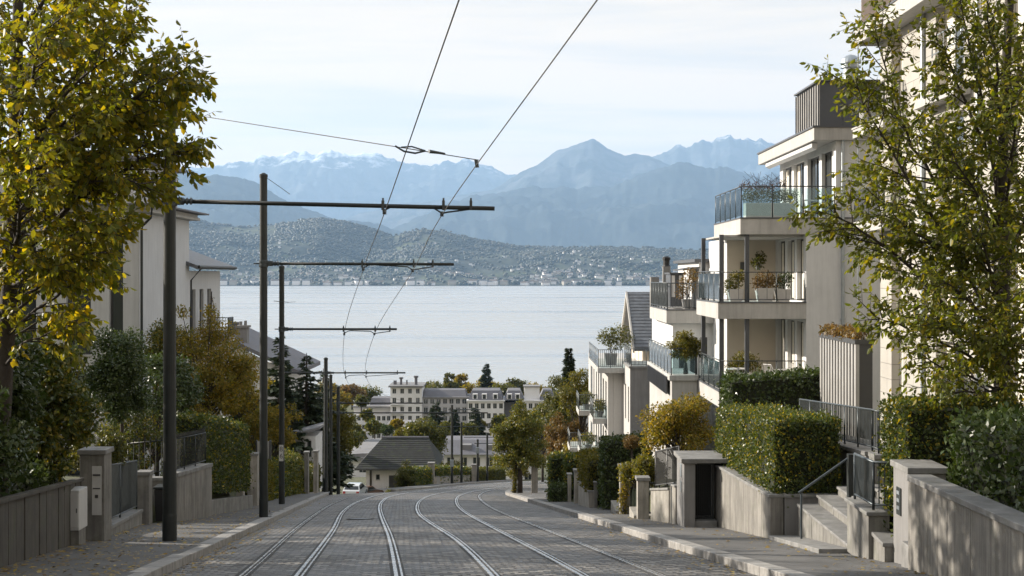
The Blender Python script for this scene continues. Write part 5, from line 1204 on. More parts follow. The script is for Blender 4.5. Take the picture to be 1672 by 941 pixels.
railing('', [(5.0,82.3,-5.35),(5.0,91.9,-5.35)], 1.05, 'rail_metal', parent=C_, glass=True, postgap=1.4); railing('', [(5.0,82.3,-5.35),(6.4,82.3,-5.35)], 1.05, 'rail_metal', .12, .012, parent=C_, postgap=.7)
railing('', [(6.55,78.1,-4.98),(6.55,82.9,-4.98)], 1.0, 'rail_metal', parent=C_, glass=True, postgap=1.2); railing('', [(6.55,78.1,-4.98),(8.2,78.1,-4.98)], .95, 'rail_metal', .2, .012, parent=C_, postgap=.8)
for x0, y0, y1, z in ((4.75,83.8,87.0,-8.75),(4.35,92.8,96.4,-9.15),(4.45,92.6,96.4,-11.8),(4.0,98.8,102.6,-12.3)):
    s = MB().box(x0,5.59,y0,y1,z,z+.32).build('balcony', MT['slab'], C_, bevel=.015)
    railing('', [(x0+.04,y0+.05,z+.32),(x0+.04,y1-.05,z+.32)], 1.05, 'rail_metal', parent=C_, glass=True, postgap=1.2); railing('', [(x0+.04,y0+.05,z+.32),(5.55,y0+.05,z+.32)], 1.05, 'rail_metal', .13, .012, parent=C_, postgap=.8)
m = MB(); m.tube([(5.52,88.3,-5.7),(5.52,88.3,-15)], .06, 6); m.tube([(5.52,98.6,-5.7),(5.52,98.6,-15)], .06, 6); m.build('downpipe', MT['galv'], C_)
m = MB(); m.hexa([(7.9,80,-4.97),(8.5,80,-4.97),(8.5,80.6,-4.97),(7.9,80.6,-4.97),(7.95,80,-3.5),(8.45,80,-3.5),(8.45,80.6,-3.5),(7.95,80.6,-3.5)]); m.box(8.08,8.32,80.1,80.5,-3.5,-3.2); m.build('chimney', MT['render_white'], C_)
potted('bushy little tree in a grey tub on the lower roof terrace', 5.9, 85, -5.35, .38, .7, [((5.9,85,-3.6),.6),((6.5,85.2,-3.4),.6),((5.5,85,-3.7),.5),((6.9,85.5,-3.9),.55),((6.2,85,-4.1),.5)], 1500, L_OLIVE, .15, 'dark_pot', square=True)
potted('yellowish plant on the small balcony under the roof terrace', 5.2, 84.6, -8.43, .25, .35, [((5.2,84.7,-7.7),.4),((5.3,85.4,-7.8),.4)], 600, L_HEDGEY, .12, 'dark_pot')
potted('olive plant on the balcony at the far end of the terraced building', 4.9, 93.6, -8.83, .25, .35, [((4.9,93.8,-8.0),.45),((5.1,94.5,-8.1),.4)], 600, L_OLIVE, .13, 'dark_pot')
potted('grassy plant on the lowest balcony of the terraced building', 5.0, 93.4, -11.48, .25, .35, [((4.95,93.5,-10.7),.45),((5.2,94.2,-10.8),.4)], 600, L_MIX, .13, 'dark_pot')
g = thing('gabled_house', 'house with a steep grey slate gable and tall chimney by the water view', 'house', (10,90,-13))
m = MB(); m.box(7.9,14,85.8,94.2,-14,-4.2); m.faces([(7.9,85.8,-4.2),(7.9,94.2,-4.2),(7.9,90,-1.5),(8.2,85.8,-4.2),(8.2,94.2,-4.2),(8.2,90,-1.5)], [(0,2,1),(3,4,5)]); m.build('wall', MT['render_beige'], g)
m = MB(); q = [(7.3,84.9,-4.3),(14.2,84.9,-4.3),(14.2,90,-1.05),(7.3,90,-1.05)]; m.hexa([(a,b,c-.22) for a,b,c in q]+q); q = [(7.3,90,-1.05),(14.2,90,-1.05),(14.2,95.1,-4.3),(7.3,95.1,-4.3)]; m.hexa([(a,b,c-.22) for a,b,c in q]+q)
rf = m.build('roof', MT['slate'], g)
m = MB()
for i in range(17):
    t = i/17; y = lerp(84.9,90,t); z = lerp(-4.3,-1.05,t); y2 = lerp(84.9,90,t+1/17); z2 = lerp(-4.3,-1.05,t+1/17)
    m.hexa([(7.32,y,z+.01),(14.2,y,z+.01),(14.2,y2,z2),(7.32,y2,z2),(7.32,y,z+.045),(14.2,y,z+.045),(14.2,y2,z2+.012),(7.32,y2,z2+.012)])
m.build('slates', MT['slate'], rf)
m = MB(); 
for y0, y1, z0, z1 in ((84.8,90,-4.42,-1.12),(95.2,90,-4.42,-1.12)):
    m.hexa([(7.2,y0,z0-.2),(7.3,y0,z0-.2),(7.3,y1,z1-.2),(7.2,y1,z1-.2),(7.2,y0,z0+.12),(7.3,y0,z0+.12),(7.3,y1,z1+.12),(7.2,y1,z1+.12)])
m.build('bargeboard', MT['slab'], rf)
m = MB(); m.box(9.25,9.7,87,87.5,-3.2,.55); m.box(8.6,9.1,88,88.8,-2.6,-.1); m.build('chimney', MT['render_grey'], rf); m = MB(); m.lathe((9.47,87.25,.55), [(.26,0),(.2,.1),(.2,.4),(.25,.42),(.25,.55),(.1,.62)], 12); m.build('chimney_pot', MT['black'], rf)
m = MB(); m.box(10.5,11.5,85.6,86.6,-3.4,-1.0); m.build('dormer', MT['zinc'], rf)
# ------------------------------------------------------------------ lower town by the shore
WM = {}
def winmesh(w, h, arch=False):
    key = (w,h,arch)
    if key not in WM:
        m = MB(); t = .09
        m.box(-w/2,-w/2+t,-.04,.06,0,h,0); m.box(w/2-t,w/2,-.04,.06,0,h,0); m.box(-w/2+t,w/2-t,-.04,.06,h-t,h,0); m.box(-w/2-.08,w/2+.08,-.14,.06,-.1,0,0); m.box(-.03,.03,-.02,.05,t,h-t,0)
        m.box(-w/2+t,w/2-t,.02,.05,0,h-t,1)
        me = bpy.data.meshes.new('window'); me.from_pydata(m.v, [], m.f); me.polygons.foreach_set('material_index', m.mi); me.materials.append(MT['frame_white']); me.materials.append(MT['glass']); WM[key] = me
    return WM[key]
def facade(root, mb, x0, x1, y, z0, z1, cols, rows, w, h, t=.4, m=0, skip=(), first=.9):
    hs = []; o = wloc(root); dx = (x1-x0)/cols; dz = (z1-z0)/rows
    for j in range(rows):
        for i in range(cols):
            if (i,j) in skip: continue
            cx = x0+dx*(i+.5); zb = z0+dz*j+first
            hs.append((cx-w/2, cx+w/2, zb, zb+h))
            ob = bpy.data.objects.new('window', winmesh(w,h)); COL.objects.link(ob); ob.parent = root; ob.location = Vector((cx,y+.25,zb))-o
    wallgrid(mb,'y',y,x0,x1,z0,z1,t,hs,m)
T1 = thing('lakeside_block', 'stepped pale grey apartment block with a raised tower near the shore', 'building', (-34,472,-57))
m = MB()
facade(T1,m,-51,-39.6,466,-57,-45.6,7,4,1.2,1.5); m.box(-51,-39.6,466.5,480,-57,-45.6); m.box(-52,-39.6,467.5,480,-45.6,-43.2)
facade(T1,m,-39.6,-29.4,463,-57,-36.4,4,7,1.3,1.6); m.box(-39.6,-29.4,463.5,478,-57,-36.4)
m.box(-29.4,-14.6,467.5,480,-57,-40.2)
m.build('wall', MT['town_wall'], T1)
m = MB(); facade(T1,m,-29.4,-14.6,467,-57,-40.2,7,6,1.5,1.6); m.build('wing_wall', MT['town_grey'], T1)
m = MB(); m.box(-40.2,-28.8,462.2,478.5,-36.4,-35.9); m.box(-52.2,-39.4,465.4,480.4,-43.2,-42.8); m.box(-29.5,-14,466.2,480.4,-40.2,-39.9); rf = m.build('roof', MT['town_flat'], T1)
m = MB(); m.hexa([(-29.3,468,-39.9),(-15,468,-39.9),(-15,480,-39.9),(-29.3,480,-39.9),(-29,471,-37.9),(-15.6,471,-37.9),(-15.6,478,-37.9),(-29,478,-37.9)]); m.build('attic', MT['town_roof'], T1); m = MB(); m.hexa([(-47,469,-42.8),(-40,469,-42.8),(-40,480,-42.8),(-47,480,-42.8),(-46.5,471,-40.6),(-40,471,-40.6),(-40,479,-40.6),(-46.5,479,-40.6)]); m.build('attic', MT['town_roof'], T1)
m = MB(); m.lathe((-36.5,468,-35.9), [(.4,0),(.4,1.8),(.7,2),(.7,2.4)], 8); m.lathe((-34.6,468,-35.9), [(.25,0),(.25,1.5)], 8); m.lathe((-31.6,468,-35.9), [(.5,0),(.5,2.2),(.8,2.3),(.8,2.9)], 8); m.box(-39,-38,468,469,-35.9,-34.6); m.build('chimney', MT['town_roof'], T1)
for j in range(5): MB().box(-39.4,-35.4,461.6,462.99,-54+3*j,-53.75+3*j).build('balcony', MT['town_wall'], T1)
for j in range(4):
    for x0 in (-28.8,-24.2): MB().box(x0,x0+3.6,465.8,466.99,-53.6+2.8*j,-53.3+2.8*j).build('balcony', MT['town_wall'], T1)
T2 = thing('lakeside_block', 'long white apartment block with dark mansard roofs and dormers near the shore', 'building', (0,470,-57))
m = MB(); facade(T2,m,-14.4,-2.6,462,-57,-40.9,6,5,1.3,1.7); facade(T2,m,3.2,14.5,462,-57,-40.9,6,5,1.3,1.7); m.box(-14.4,-2.6,462.5,478,-57,-40.9); m.box(3.2,14.5,462.5,478,-57,-40.9)
m.box(-2.6,3.2,470,478,-57,-40.9); m.box(4,9,464,470,-40.9,-36.4); m.build('wall', MT['town_wall'], T2)
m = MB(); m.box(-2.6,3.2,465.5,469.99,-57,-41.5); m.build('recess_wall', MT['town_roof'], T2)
m = MB(); m.box(-14.8,-2.3,461.5,478.4,-40.9,-40.5); m.box(2.9,15,461.5,478.4,-40.9,-40.5); m.build('cornice', MT['town_wall'], T2)
m = MB()
for x0, x1 in ((-14.2,-2.8),(-2.5,3.9),(9.1,14.3)): m.hexa([(x0,462.3,-40.5),(x1,462.3,-40.5),(x1,478,-40.5),(x0,478,-40.5),(x0+1.2,465,-37.6),(x1-1.2,465,-37.6),(x1-1.2,476,-37.6),(x0+1.2,476,-37.6)])
rf = m.build('mansard_roof', MT['town_roof'], T2); MB().box(3.7,9.3,463.6,470.4,-36.4,-36.1).build('roof', MT['town_flat'], T2)
for x in (-12,-9,-5.4,-.8,1.8,11.5): m = MB(); m.box(x-.8,x+.8,462.6,465.6,-40.3,-38.5); d = m.build('dormer', MT['town_wall'], rf); m = MB(); m.box(x-.5,x+.5,462.5,462.58,-40.1,-38.8); m.build('pane', MT['glass'], d)
T3 = thing('lakeside_block', 'grey apartment block with a mansard roof half hidden by the tree right of centre', 'building', (19,468,-57))
m = MB(); facade(T3,m,14.8,25,464,-57,-41.4,5,5,1.5,1.6); m.box(14.8,25,464.5,478,-57,-41.4); m.build('wall', MT['town_grey'], T3)
m = MB(); m.hexa([(14.5,463.6,-41.4),(25.4,463.6,-41.4),(25.4,478,-41.4),(14.5,478,-41.4),(16,466.5,-38),(24,466.5,-38),(24,476,-38),(16,476,-38)]); m.build('mansard_roof', MT['town_roof'], T3)
T4 = thing('lakeside_block', 'low white block left of the stepped apartment block', 'building', (-56,455,-57))
m = MB(); facade(T4,m,-64,-52.4,452,-57,-46,6,4,1.3,1.5); m.box(-64,-52.4,452.5,465,-57,-46); m.build('wall', MT['town_wall'], T4); MB().box(-64.5,-52,451.3,465.4,-46,-45.5).build('roof', MT['town_flat'], T4)
# low buildings in the middle distance
r = thing('low_hall', 'low building with a broad pale curved roof behind the tiled house', 'building', (-18,245,-33))
m = MB(); facade(r,m,-28.5,-11,240,-37.3,-31.0,8,2,1.3,1.6,.3); m.box(-28.5,-11,240.4,262,-37.3,-31.0); m.build('wall', MT['town_wall'], r)
m = MB(); m.box(-29.2,-10.2,238.8,262,-31.0,-30.55)
for k in range(10):
    a0, a1 = math.pi*k/10, math.pi*(k+1)/10
    for xc, w in ((-24,4.5),(-15.3,4.0)):
        m.hexa([(xc-w*math.cos(a0),239.5,-30.55),(xc-w*math.cos(a1),239.5,-30.55),(xc-w*math.cos(a1),261,-30.55),(xc-w*math.cos(a0),261,-30.55),(xc-w*math.cos(a0),239.5,-30.54+.6*math.sin(a0)),(xc-w*math.cos(a1),239.5,-30.54+.6*math.sin(a1)),(xc-w*math.cos(a1),261,-30.54+.6*math.sin(a1)),(xc-w*math.cos(a0),261,-30.54+.6*math.sin(a0))])
m.build('roof', MT['town_flat'], r)
r = thing('low_hall', 'white house with a long grey roof behind the thin poles on the bend', 'building', (-3,222,-30))
m = MB(); facade(r,m,-10.5,3.5,220,-32.8,-27.6,7,2,1.2,1.4,.3,first=.7); m.box(-10.5,3.5,220.4,234,-32.8,-27.6); m.build('wall', MT['town_wall'], r)
m = MB(); m.hexa([(-11.2,219,-27.6),(4.2,219,-27.6),(4.2,235,-27.6),(-11.2,235,-27.6),(-10.5,224,-25.9),(3.5,224,-25.9),(3.5,230,-25.9),(-10.5,230,-25.9)]); m.build('roof', MT['town_roof'], r)
m = MB()
for x in (-7,-3,1): m.box(x-.7,x+.7,220.6,223.4,-27.2,-26.3)
m.build('dormer', MT['town_flat'], r)
r = thing('low_hall', 'flat white hall in front of the stepped apartment block', 'building', (-25,335,-40))
m = MB(); facade(r,m,-29,-20.5,330,-42,-35.6,5,2,1.4,1.6,.3); m.box(-29,-20.5,330.4,345,-42,-35.6); m.build('wall', MT['town_wall'], r); MB().box(-29.5,-20,329.4,345.5,-35.6,-35.1).build('roof', MT['town_flat'], r)
for k, (px, Y, zt, w, lab) in enumerate([(566,330,-37,9,'small white house at the left edge of the lower town'),(618,360,-43.5,12,'low pale house below the stepped apartment block'),(735,300,-35.5,12,'long low grey roofed house among the shore trees'),(795,330,-39.5,13,'low house with a flat roof below the mansard block'),(700,390,-47,10,'pale small house below the grey wing'),(600,300,-36.5,8,'white cottage between the left trees and the curved roof')]):
    x = atx(px,Y); r = thing('town_house', lab, 'house', (x,Y,zt-6), 'small houses of the lower town')
    m = MB(); facade(r,m,x-w/2,x+w/2,Y,zt-7,zt-1.6,max(3,int(w/2.4)),2,1.2,1.4,.3); m.box(x-w/2,x+w/2,Y+.4,Y+9,zt-7,zt-1.6); m.build('wall', MT['town_wall'], r)
    m = MB(); m.hexa([(x-w/2-.5,Y-.6,zt-1.6),(x+w/2+.5,Y-.6,zt-1.6),(x+w/2+.5,Y+9.6,zt-1.6),(x-w/2-.5,Y+9.6,zt-1.6),(x-w/2+.8,Y+3.5,zt),(x+w/2-.8,Y+3.5,zt),(x+w/2-.8,Y+5.5,zt),(x-w/2+.8,Y+5.5,zt)]); m.build('roof', MT['town_roof' if k%2 else 'town_flat'], r)
# tiled house below the bend
r = thing('tiled_house', 'small white house with a big mossy tiled hip roof below the bend', 'house', (-12,152,-24))
HT = [(-14.25,-13.85,-22.3,-21.75),(-12.9,-11.4,-24,-21.85)]
m = MB(); wallgrid(m,'y',149,-15.3,-8.6,-25.5,-20.9,.3,HT); m.box(-15.3,-8.6,149.31,157,-25.5,-20.9); m.build('wall', MT['render_white'], r)
window(r,'y',149,-14.25,-13.85,-22.3,-21.75,.1,'frame_dark',0)
MB().box(-12.9,-11.4,149.1,149.16,-24,-21.85).build('garage_door', MT['frame_dark'], r)
m = MB(); m.box(-14.9,-14.7,148.9,149,-25,-20.95); m.build('timber_post', MT['wood'], r)
def hip(m, x0,x1,y0,y1,ze,xa,xb,yr,zr,t=.0):
    m.faces([(x0,y0,ze),(x1,y0,ze),(x1,y1,ze),(x0,y1,ze),(xa,yr,zr),(xb,yr,zr)], [(0,1,5,4),(1,2,5),(2,3,4,5),(3,0,4),(3,2,1,0)])
m = MB(); hip(m,-16.3,-7.6,147.6,158,-21.0,-13.9,-9.0,152.8,-18.35); rf = m.build('roof', MT['tile'], r)
m = MB()
for i in range(15):
    t0, t1 = i/15, (i+1)/15; f = lambda t: (lerp(-16.3,-13.9,t), lerp(-7.6,-9.0,t), lerp(147.6,152.8,t), lerp(-21,-18.35,t))
    a, b = f(t0), f(t1); m.hexa([(a[0],a[2],a[3]),(a[1],a[2],a[3]),(b[1],b[2],b[3]),(b[0],b[2],b[3]),(a[0],a[2]-.02,a[3]+.05),(a[1],a[2]-.02,a[3]+.05),(b[1],b[2],b[3]+.02),(b[0],b[2],b[3]+.02)])
m.build('tile_courses', MT['tile'], rf)
MB().tube([(-14,152.8,-18.3),(-8.95,152.8,-18.3)], .14, 8).build('ridge', MT['town_roof'], rf); MB().box(-16.35,-7.55,147.5,147.62,-21.12,-20.98).build('gutter', MT['frame_dark'], rf)
r.location.z += .9
# parked car
def car(label, x, y, z, rz, paint):
    r = thing('parked_car', label, 'car', (x,y,z)); c, s = math.cos(rz), math.sin(rz)
    def T(a,b,h): return (x+a*c-b*s, y+a*s+b*c, z+h)
    prof = [(-2.0,.35),(-2.05,.6),(-1.98,.92),(-1.75,1.0),(-1.45,1.38),(-.6,1.5),(.35,1.46),(1.0,1.02),(1.85,.86),(2.08,.66),(2.08,.35)]
    m = MB(); V = []
    for sg in (-1,1):
        for a,h in prof: V.append(T(a, sg*(.86-.18*max(0,(h-.95)/.5)), h))
    n = len(prof); fs = [tuple(range(n)), tuple(range(2*n-1,n-1,-1))]+[(i,n+i,n+(i+1)%n,(i+1)%n) for i in range(n)]
    m.faces(V, fs); b = m.build('body', paint, r, bevel=.04)
    for sg in (-1,1):
        g = MB(); yy = lambda h: sg*(.872-.18*max(0,(h-.95)/.5))
        for q in ([(-1.5,1.03),(-1.3,1.36),(-.62,1.42),(-.62,1.03)],[(-.52,1.03),(-.52,1.42),(.28,1.38),(.78,1.03)]): g.faces([T(a,yy(h),h) for a,h in q], [(0,1,2,3)])
        g.build('window', MT['glass'], r)
    g = MB(); g.faces([T(-1.74,-.7,1.05),T(-1.74,.7,1.05),T(-1.49,.62,1.35),T(-1.49,-.62,1.35)], [(0,1,2,3)]); g.build('rear_window', MT['glass'], r); g = MB(); g.faces([T(.99,-.7,1.05),T(.99,.7,1.05),T(.42,.62,1.43),T(.42,-.62,1.43)], [(0,1,2,3)]); g.build('windscreen', MT['glass'], r)
    for a in (-1.3,1.35):
        for sg in (-1,1):
            w = MB(); w.tube([T(a,sg*.72,.32),T(a,sg*.9,.32)], .32, 16); t = w.build('wheel', MT['black'], r); w = MB(); w.tube([T(a,sg*.9,.32),T(a,sg*.91,.32)], .2, 12); w.build('rim', MT['galv'], t)
    for sg in (-1,1):
        l = MB(); l.box(0,0,0,0,0,0) if False else None
        q = [T(-2.04,sg*.82,.68),T(-2.04,sg*.55,.68),T(-1.99,sg*.55,.9),T(-1.99,sg*.82,.9)]; d = Vector(T(-.03,0,0))-Vector(T(0,0,0)); l.hexa(q+[tuple(Vector(p)+d) for p in q]); l.build('tail_light', TAIL, r)
TAIL = M('tail_light_red', (.35,.02,.02), .3, .05, 3, 0)
k = N('car_paint'); k.b.inputs['Base Color'].default_value = (.55,.57,.58,1); k.b.inputs['Roughness'].default_value = .25; k.b.inputs['Coat Weight'].default_value = .6
k2 = N('car_paint_brown'); k2.b.inputs['Base Color'].default_value = (.16,.09,.06,1); k2.b.inputs['Roughness'].default_value = .3; k2.b.inputs['Coat Weight'].default_value = .5
cx, cy = atx(580,143), 143.; car('silver white car parked left of the tiled house', cx, cy, ground(cx,cy)+.02, math.radians(84), k.m)
cx, cy = atx(597,147), 147.; car('brown car parked between the silver car and the tiled house', cx, cy, ground(cx,cy)-.35, math.radians(60), k2.m)
# bend hedges
hedge('dark hedge on the bend next to the tiled house', [(-7.9,103),(-7.05,103),(-6.3,111),(-7.3,111)], [-16.5,-16.5,-17.5,-17.5], [-14.0,-14.1,-15.1,-15.0], L_HEDGE, .15, 2.0, .12)
hedge('long low hedge on the bend behind the thin poles', [(-7.0,113.5),(-6.1,113.5),(-4.0,132),(-5.0,132)], [-17.5,-17.5,-20,-20], [-15.25,-15.35,-17.9,-17.8], L_HEDGE, .17, 2.0, .12)
hedge('far end piece of hedge on the bend past the last thin pole', [(-4.6,133.5),(-3.6,133.5),(-.7,148),(-1.8,148)], [-20,-20,-22,-22], [-18.2,-18.3,-20.1,-20.0], L_OLIVE, .18, 2.0, .15)
lowwall('low stone wall under the hedge on the bend', (-6.0,113.2), (-3.9,132), .25, -17.2, -19.7, -16.0, -18.5, 'pale_stone', .06)
pillar('pale gate pillar between the two hedges on the bend', -6.6, -6.1, 111.6, 112.2, -14.7, 'pale_stone', .1)
pillar('pale pillar at the gap in the bend hedge left of its twin', -7.4, -6.95, 110.9, 111.4, -14.9, 'pale_stone', .1)
pillar('far gate pillar where the bend hedge ends', -3.75, -3.2, 132.4, 133, -17.6, 'pale_stone', .1)
# ------------------------------------------------------------------ the two big trees at the picture's edges
def LB(seq, r): return ([at(px,py,Y) for px,py,Y in seq], r)
def LB0(seq, r): return LB([(px if px < 110 else 110+(px-110)*.76,py,Y) for px,py,Y in seq], r)
tb = Vector((-7.95,21.9,walk_z(21.9)+.6))
tr = [tb, at(5,640,21.9), at(12,520,21.8), at(18,420,21.7), at(22,320,21.6), at(26,180,21.6), at(30,0,21.6), at(34,-160,21.6)]
limbs = [LB([(22,320,21.6),(110,250,21.9),(190,205,22.1),(255,180,22.2),(305,170,22.2)],.03), LB([(22,360,21.6),(110,300,21.4),(190,255,21.3),(260,232,21.2),(312,235,21.2)],.03), LB([(24,260,21.6),(120,190,21.2),(200,145,21.0),(265,120,20.9),(300,118,20.9)],.03),
 LB0([(18,430,21.7),(70,385,21.6),(130,325,21.4),(200,292,21.2),(262,262,21.0),(318,250,20.9),(352,256,20.8)],.055),
 LB0([(20,370,21.7),(80,300,21.3),(140,245,21.0),(200,195,20.7),(262,155,20.5),(312,132,20.3),(345,128,20.2)],.055),
 LB0([(22,300,21.6),(70,210,21.6),(110,140,21.7),(150,80,21.8),(200,45,21.9),(255,20,22)],.05),
 LB0([(14,500,21.8),(60,470,21.9),(110,430,21.9),(165,405,21.8),(205,380,21.7)],.035),
 LB0([(10,550,21.8),(60,505,21.4),(110,470,21.1),(150,440,20.9),(180,425,20.8)],.03),
 LB0([(16,460,21.7),(60,420,20.9),(100,395,20.3),(150,372,19.8),(185,350,19.6)],.035),
 LB0([(26,200,21.6),(60,110,21.2),(100,30,20.9),(150,-40,20.7),(205,-90,20.5)],.045),
 LB0([(24,260,21.6),(90,215,22.3),(150,185,22.9),(215,150,23.3),(270,120,23.6)],.045),
 LB0([(20,400,21.7),(70,350,22.4),(120,300,23.0),(180,265,23.4),(240,232,23.7)],.045),
 LB0([(22,330,21.6),(60,280,20.8),(100,240,20.1),(150,215,19.6),(205,205,19.3)],.045),
 LB0([(26,160,21.6),(60,80,22.3),(110,20,22.8),(170,-20,23.2)],.04),
 LB0([(30,60,21.6),(80,-10,21.3),(140,-60,21.1),(210,-70,21)],.04),
 LB0([(20,420,21.7),(-40,350,21.6),(-110,280,21.6),(-170,230,21.5)],.05),
 LB0([(22,300,21.6),(-40,200,21.2),(-100,120,21),(-150,50,20.8)],.05),
 LB0([(26,180,21.6),(-20,60,22),(-70,-60,22.2)],.045),
 LB0([(30,0,21.6),(40,-110,21.4),(60,-220,21.2)],.045),
 LB0([(18,440,21.7),(30,380,20.6),(40,330,19.6),(60,280,18.8)],.045),
 LB0([(24,250,21.6),(40,170,20.4),(60,100,19.4),(80,40,18.6)],.045),
 LB0([(20,390,21.7),(40,300,22.8),(60,230,23.8),(90,170,24.6)],.045),
 LB0([(26,150,21.6),(70,60,20.6),(130,0,19.9),(195,-30,19.5)],.04),
 LB0([(12,520,21.8),(40,450,22.6),(85,420,23.2),(140,400,23.6)],.03),
 LB0([(8,600,21.8),(40,560,21.2),(80,545,20.8),(118,525,20.5)],.025),
 LB0([(14,480,21.8),(50,455,22.4),(95,450,22.9),(150,450,23.3),(190,455,23.5)],.028), LB0([(14,520,21.8),(60,480,22.2),(110,455,22.6),(160,440,22.9),(205,430,23)],.028),
 LB0([(12,560,21.8),(60,530,22.4),(110,510,22.8),(150,505,23)],.024), LB0([(16,470,21.7),(60,440,20.6),(110,425,20.0),(160,415,19.6)],.026),
 LB0([(18,430,21.7),(60,370,22.6),(110,335,23.3),(170,320,23.9),(225,318,24.3)],.035), LB0([(20,380,21.7),(90,330,21.0),(160,300,20.5),(230,290,20.2),(280,300,20)],.035),
 LB0([(22,340,21.6),(100,270,21.6),(180,225,21.6),(250,205,21.6),(300,205,21.6)],.04), LB0([(24,280,21.6),(80,190,20.7),(140,130,20.3),(190,100,20),(235,85,19.8)],.035),
 LB0([(16,450,21.7),(-20,400,20.9),(-60,360,20.3)],.03), LB0([(12,540,21.8),(-20,480,21.2),(-50,440,20.8)],.03), LB0([(20,350,21.7),(0,260,20.6),(-10,180,19.8)],.03)]
leafy_tree('street_tree', 'large autumn maple-like tree with yellow-green leaves filling the upper left', 'tree', tb, tr, .15, limbs, L_YG, leaf=.132, wid=.6, sec=5.8, sec_len=.38, tw=7.4, tw_len=.38, sp=.043, sag=.75, start=.12)
tb = Vector((7.75,22.6,walk_z(22.6)+.5))
tr = [tb, at(1634,620,22.6), at(1638,520,22.6), at(1640,420,22.5), at(1636,300,22.4), at(1640,150,22.4), at(1650,-20,22.4), at(1660,-180,22.4)]
limbs = [LB([(1634,600,22.6),(1570,530,22.3),(1510,460,22.0),(1450,405,21.8),(1390,365,21.6),(1335,345,21.4)],.045),
 LB([(1638,500,22.6),(1590,400,22.5),(1540,310,22.4),(1490,240,22.3),(1455,165,22.2),(1440,90,22.1),(1425,35,22.0)],.04),
 LB([(1638,540,22.6),(1580,450,22.2),(1520,350,21.9),(1470,275,21.7),(1425,195,21.6),(1392,130,21.5)],.04),
 LB([(1640,430,22.5),(1625,300,22.2),(1610,200,22.0),(1590,110,21.8),(1575,30,21.7),(1560,-40,21.6)],.04),
 LB([(1634,620,22.6),(1580,580,22.0),(1520,550,21.6),(1465,530,21.2),(1425,515,21.0)],.03),
 LB([(1634,640,22.6),(1580,615,22.6),(1520,590,22.6),(1470,565,22.6)],.028),
 LB([(1638,560,22.6),(1580,490,23.0),(1520,440,23.3),(1455,420,23.5),(1400,415,23.7)],.035),
 LB([(1638,470,22.6),(1580,420,22.0),(1530,400,21.6),(1480,370,21.3),(1440,330,21.0)],.035),
 LB([(1640,400,22.5),(1600,330,22.9),(1560,270,23.2),(1520,230,23.5),(1480,215,23.7)],.035),
 LB([(1638,300,22.4),(1600,220,22.2),(1570,150,22.0),(1545,90,21.8),(1520,50,21.7)],.035),
 LB([(1640,260,22.4),(1630,150,21.8),(1620,60,21.4),(1605,-20,21.1)],.035),
 LB([(1636,500,22.6),(1620,440,21.6),(1600,390,20.8),(1575,350,20.2)],.035),
 LB([(1640,420,22.5),(1690,330,22.3),(1740,250,22.2),(1790,180,22)],.045),
 LB([(1636,560,22.6),(1700,500,22.4),(1760,450,22.3),(1820,420,22.2)],.045),
 LB([(1640,200,22.4),(1680,90,22.2),(1720,0,22.1),(1760,-80,22)],.04),
 LB([(1634,600,22.6),(1660,560,21.4),(1680,530,20.4),(1690,500,19.6)],.03),
 LB([(1636,540,22.6),(1650,470,23.6),(1640,420,24.5),(1620,380,25.2)],.035),
 LB([(1640,340,22.4),(1650,270,21.4),(1655,210,20.6),(1650,150,20)],.035),
 LB([(1650,20,22.4),(1630,-60,22.2),(1600,-130,22)],.035), LB([(1650,0,22.4),(1680,-90,22.6),(1700,-180,22.7)],.035),
 LB([(1640,480,22.6),(1610,400,23.2),(1590,330,23.8),(1570,260,24.2)],.03),
 LB([(1634,610,22.6),(1600,570,21.6),(1560,545,20.9),(1515,515,20.4)],.03),
 LB([(1634,640,22.6),(1600,640,21.8),(1560,640,21.2),(1520,630,20.8)],.025),
 LB([(1634,630,22.6),(1660,610,22),(1690,600,21.4),(1720,590,21)],.03),
 LB([(1634,600,22.6),(1590,545,22.9),(1540,505,23.2),(1480,480,23.5)],.03), LB([(1636,560,22.6),(1600,510,21.6),(1560,470,20.9),(1510,440,20.5)],.03),
 LB([(1638,500,22.6),(1600,460,22.2),(1555,420,21.9),(1500,390,21.7)],.03), LB([(1640,380,22.5),(1600,320,21.7),(1560,270,21.1),(1520,240,20.8)],.03),
 LB([(1638,440,22.6),(1610,360,22.6),(1580,290,22.6),(1560,220,22.6)],.03), LB([(1640,320,22.4),(1660,230,22.8),(1665,150,23.2),(1655,70,23.5)],.03),
 LB([(1640,230,22.4),(1620,140,22.8),(1600,70,23.1),(1590,10,23.3)],.03), LB([(1634,625,22.6),(1590,600,23.2),(1550,580,23.6),(1500,565,23.9)],.025),
 LB([(1634,640,22.6),(1650,600,21.6),(1640,570,20.9),(1620,545,20.4)],.025), LB([(1640,420,22.5),(1670,380,21.6),(1680,340,20.9),(1670,300,20.4)],.03)]
leafy_tree('street_tree', 'slender airy hornbeam with long green-yellow branches in front of the right building', 'tree', tb, tr, .12, limbs, L_HORN, leaf=.118, wid=.52, sec=6.2, sec_len=.35, tw=7.4, tw_len=.35, sp=.042, sag=.5, start=.12)
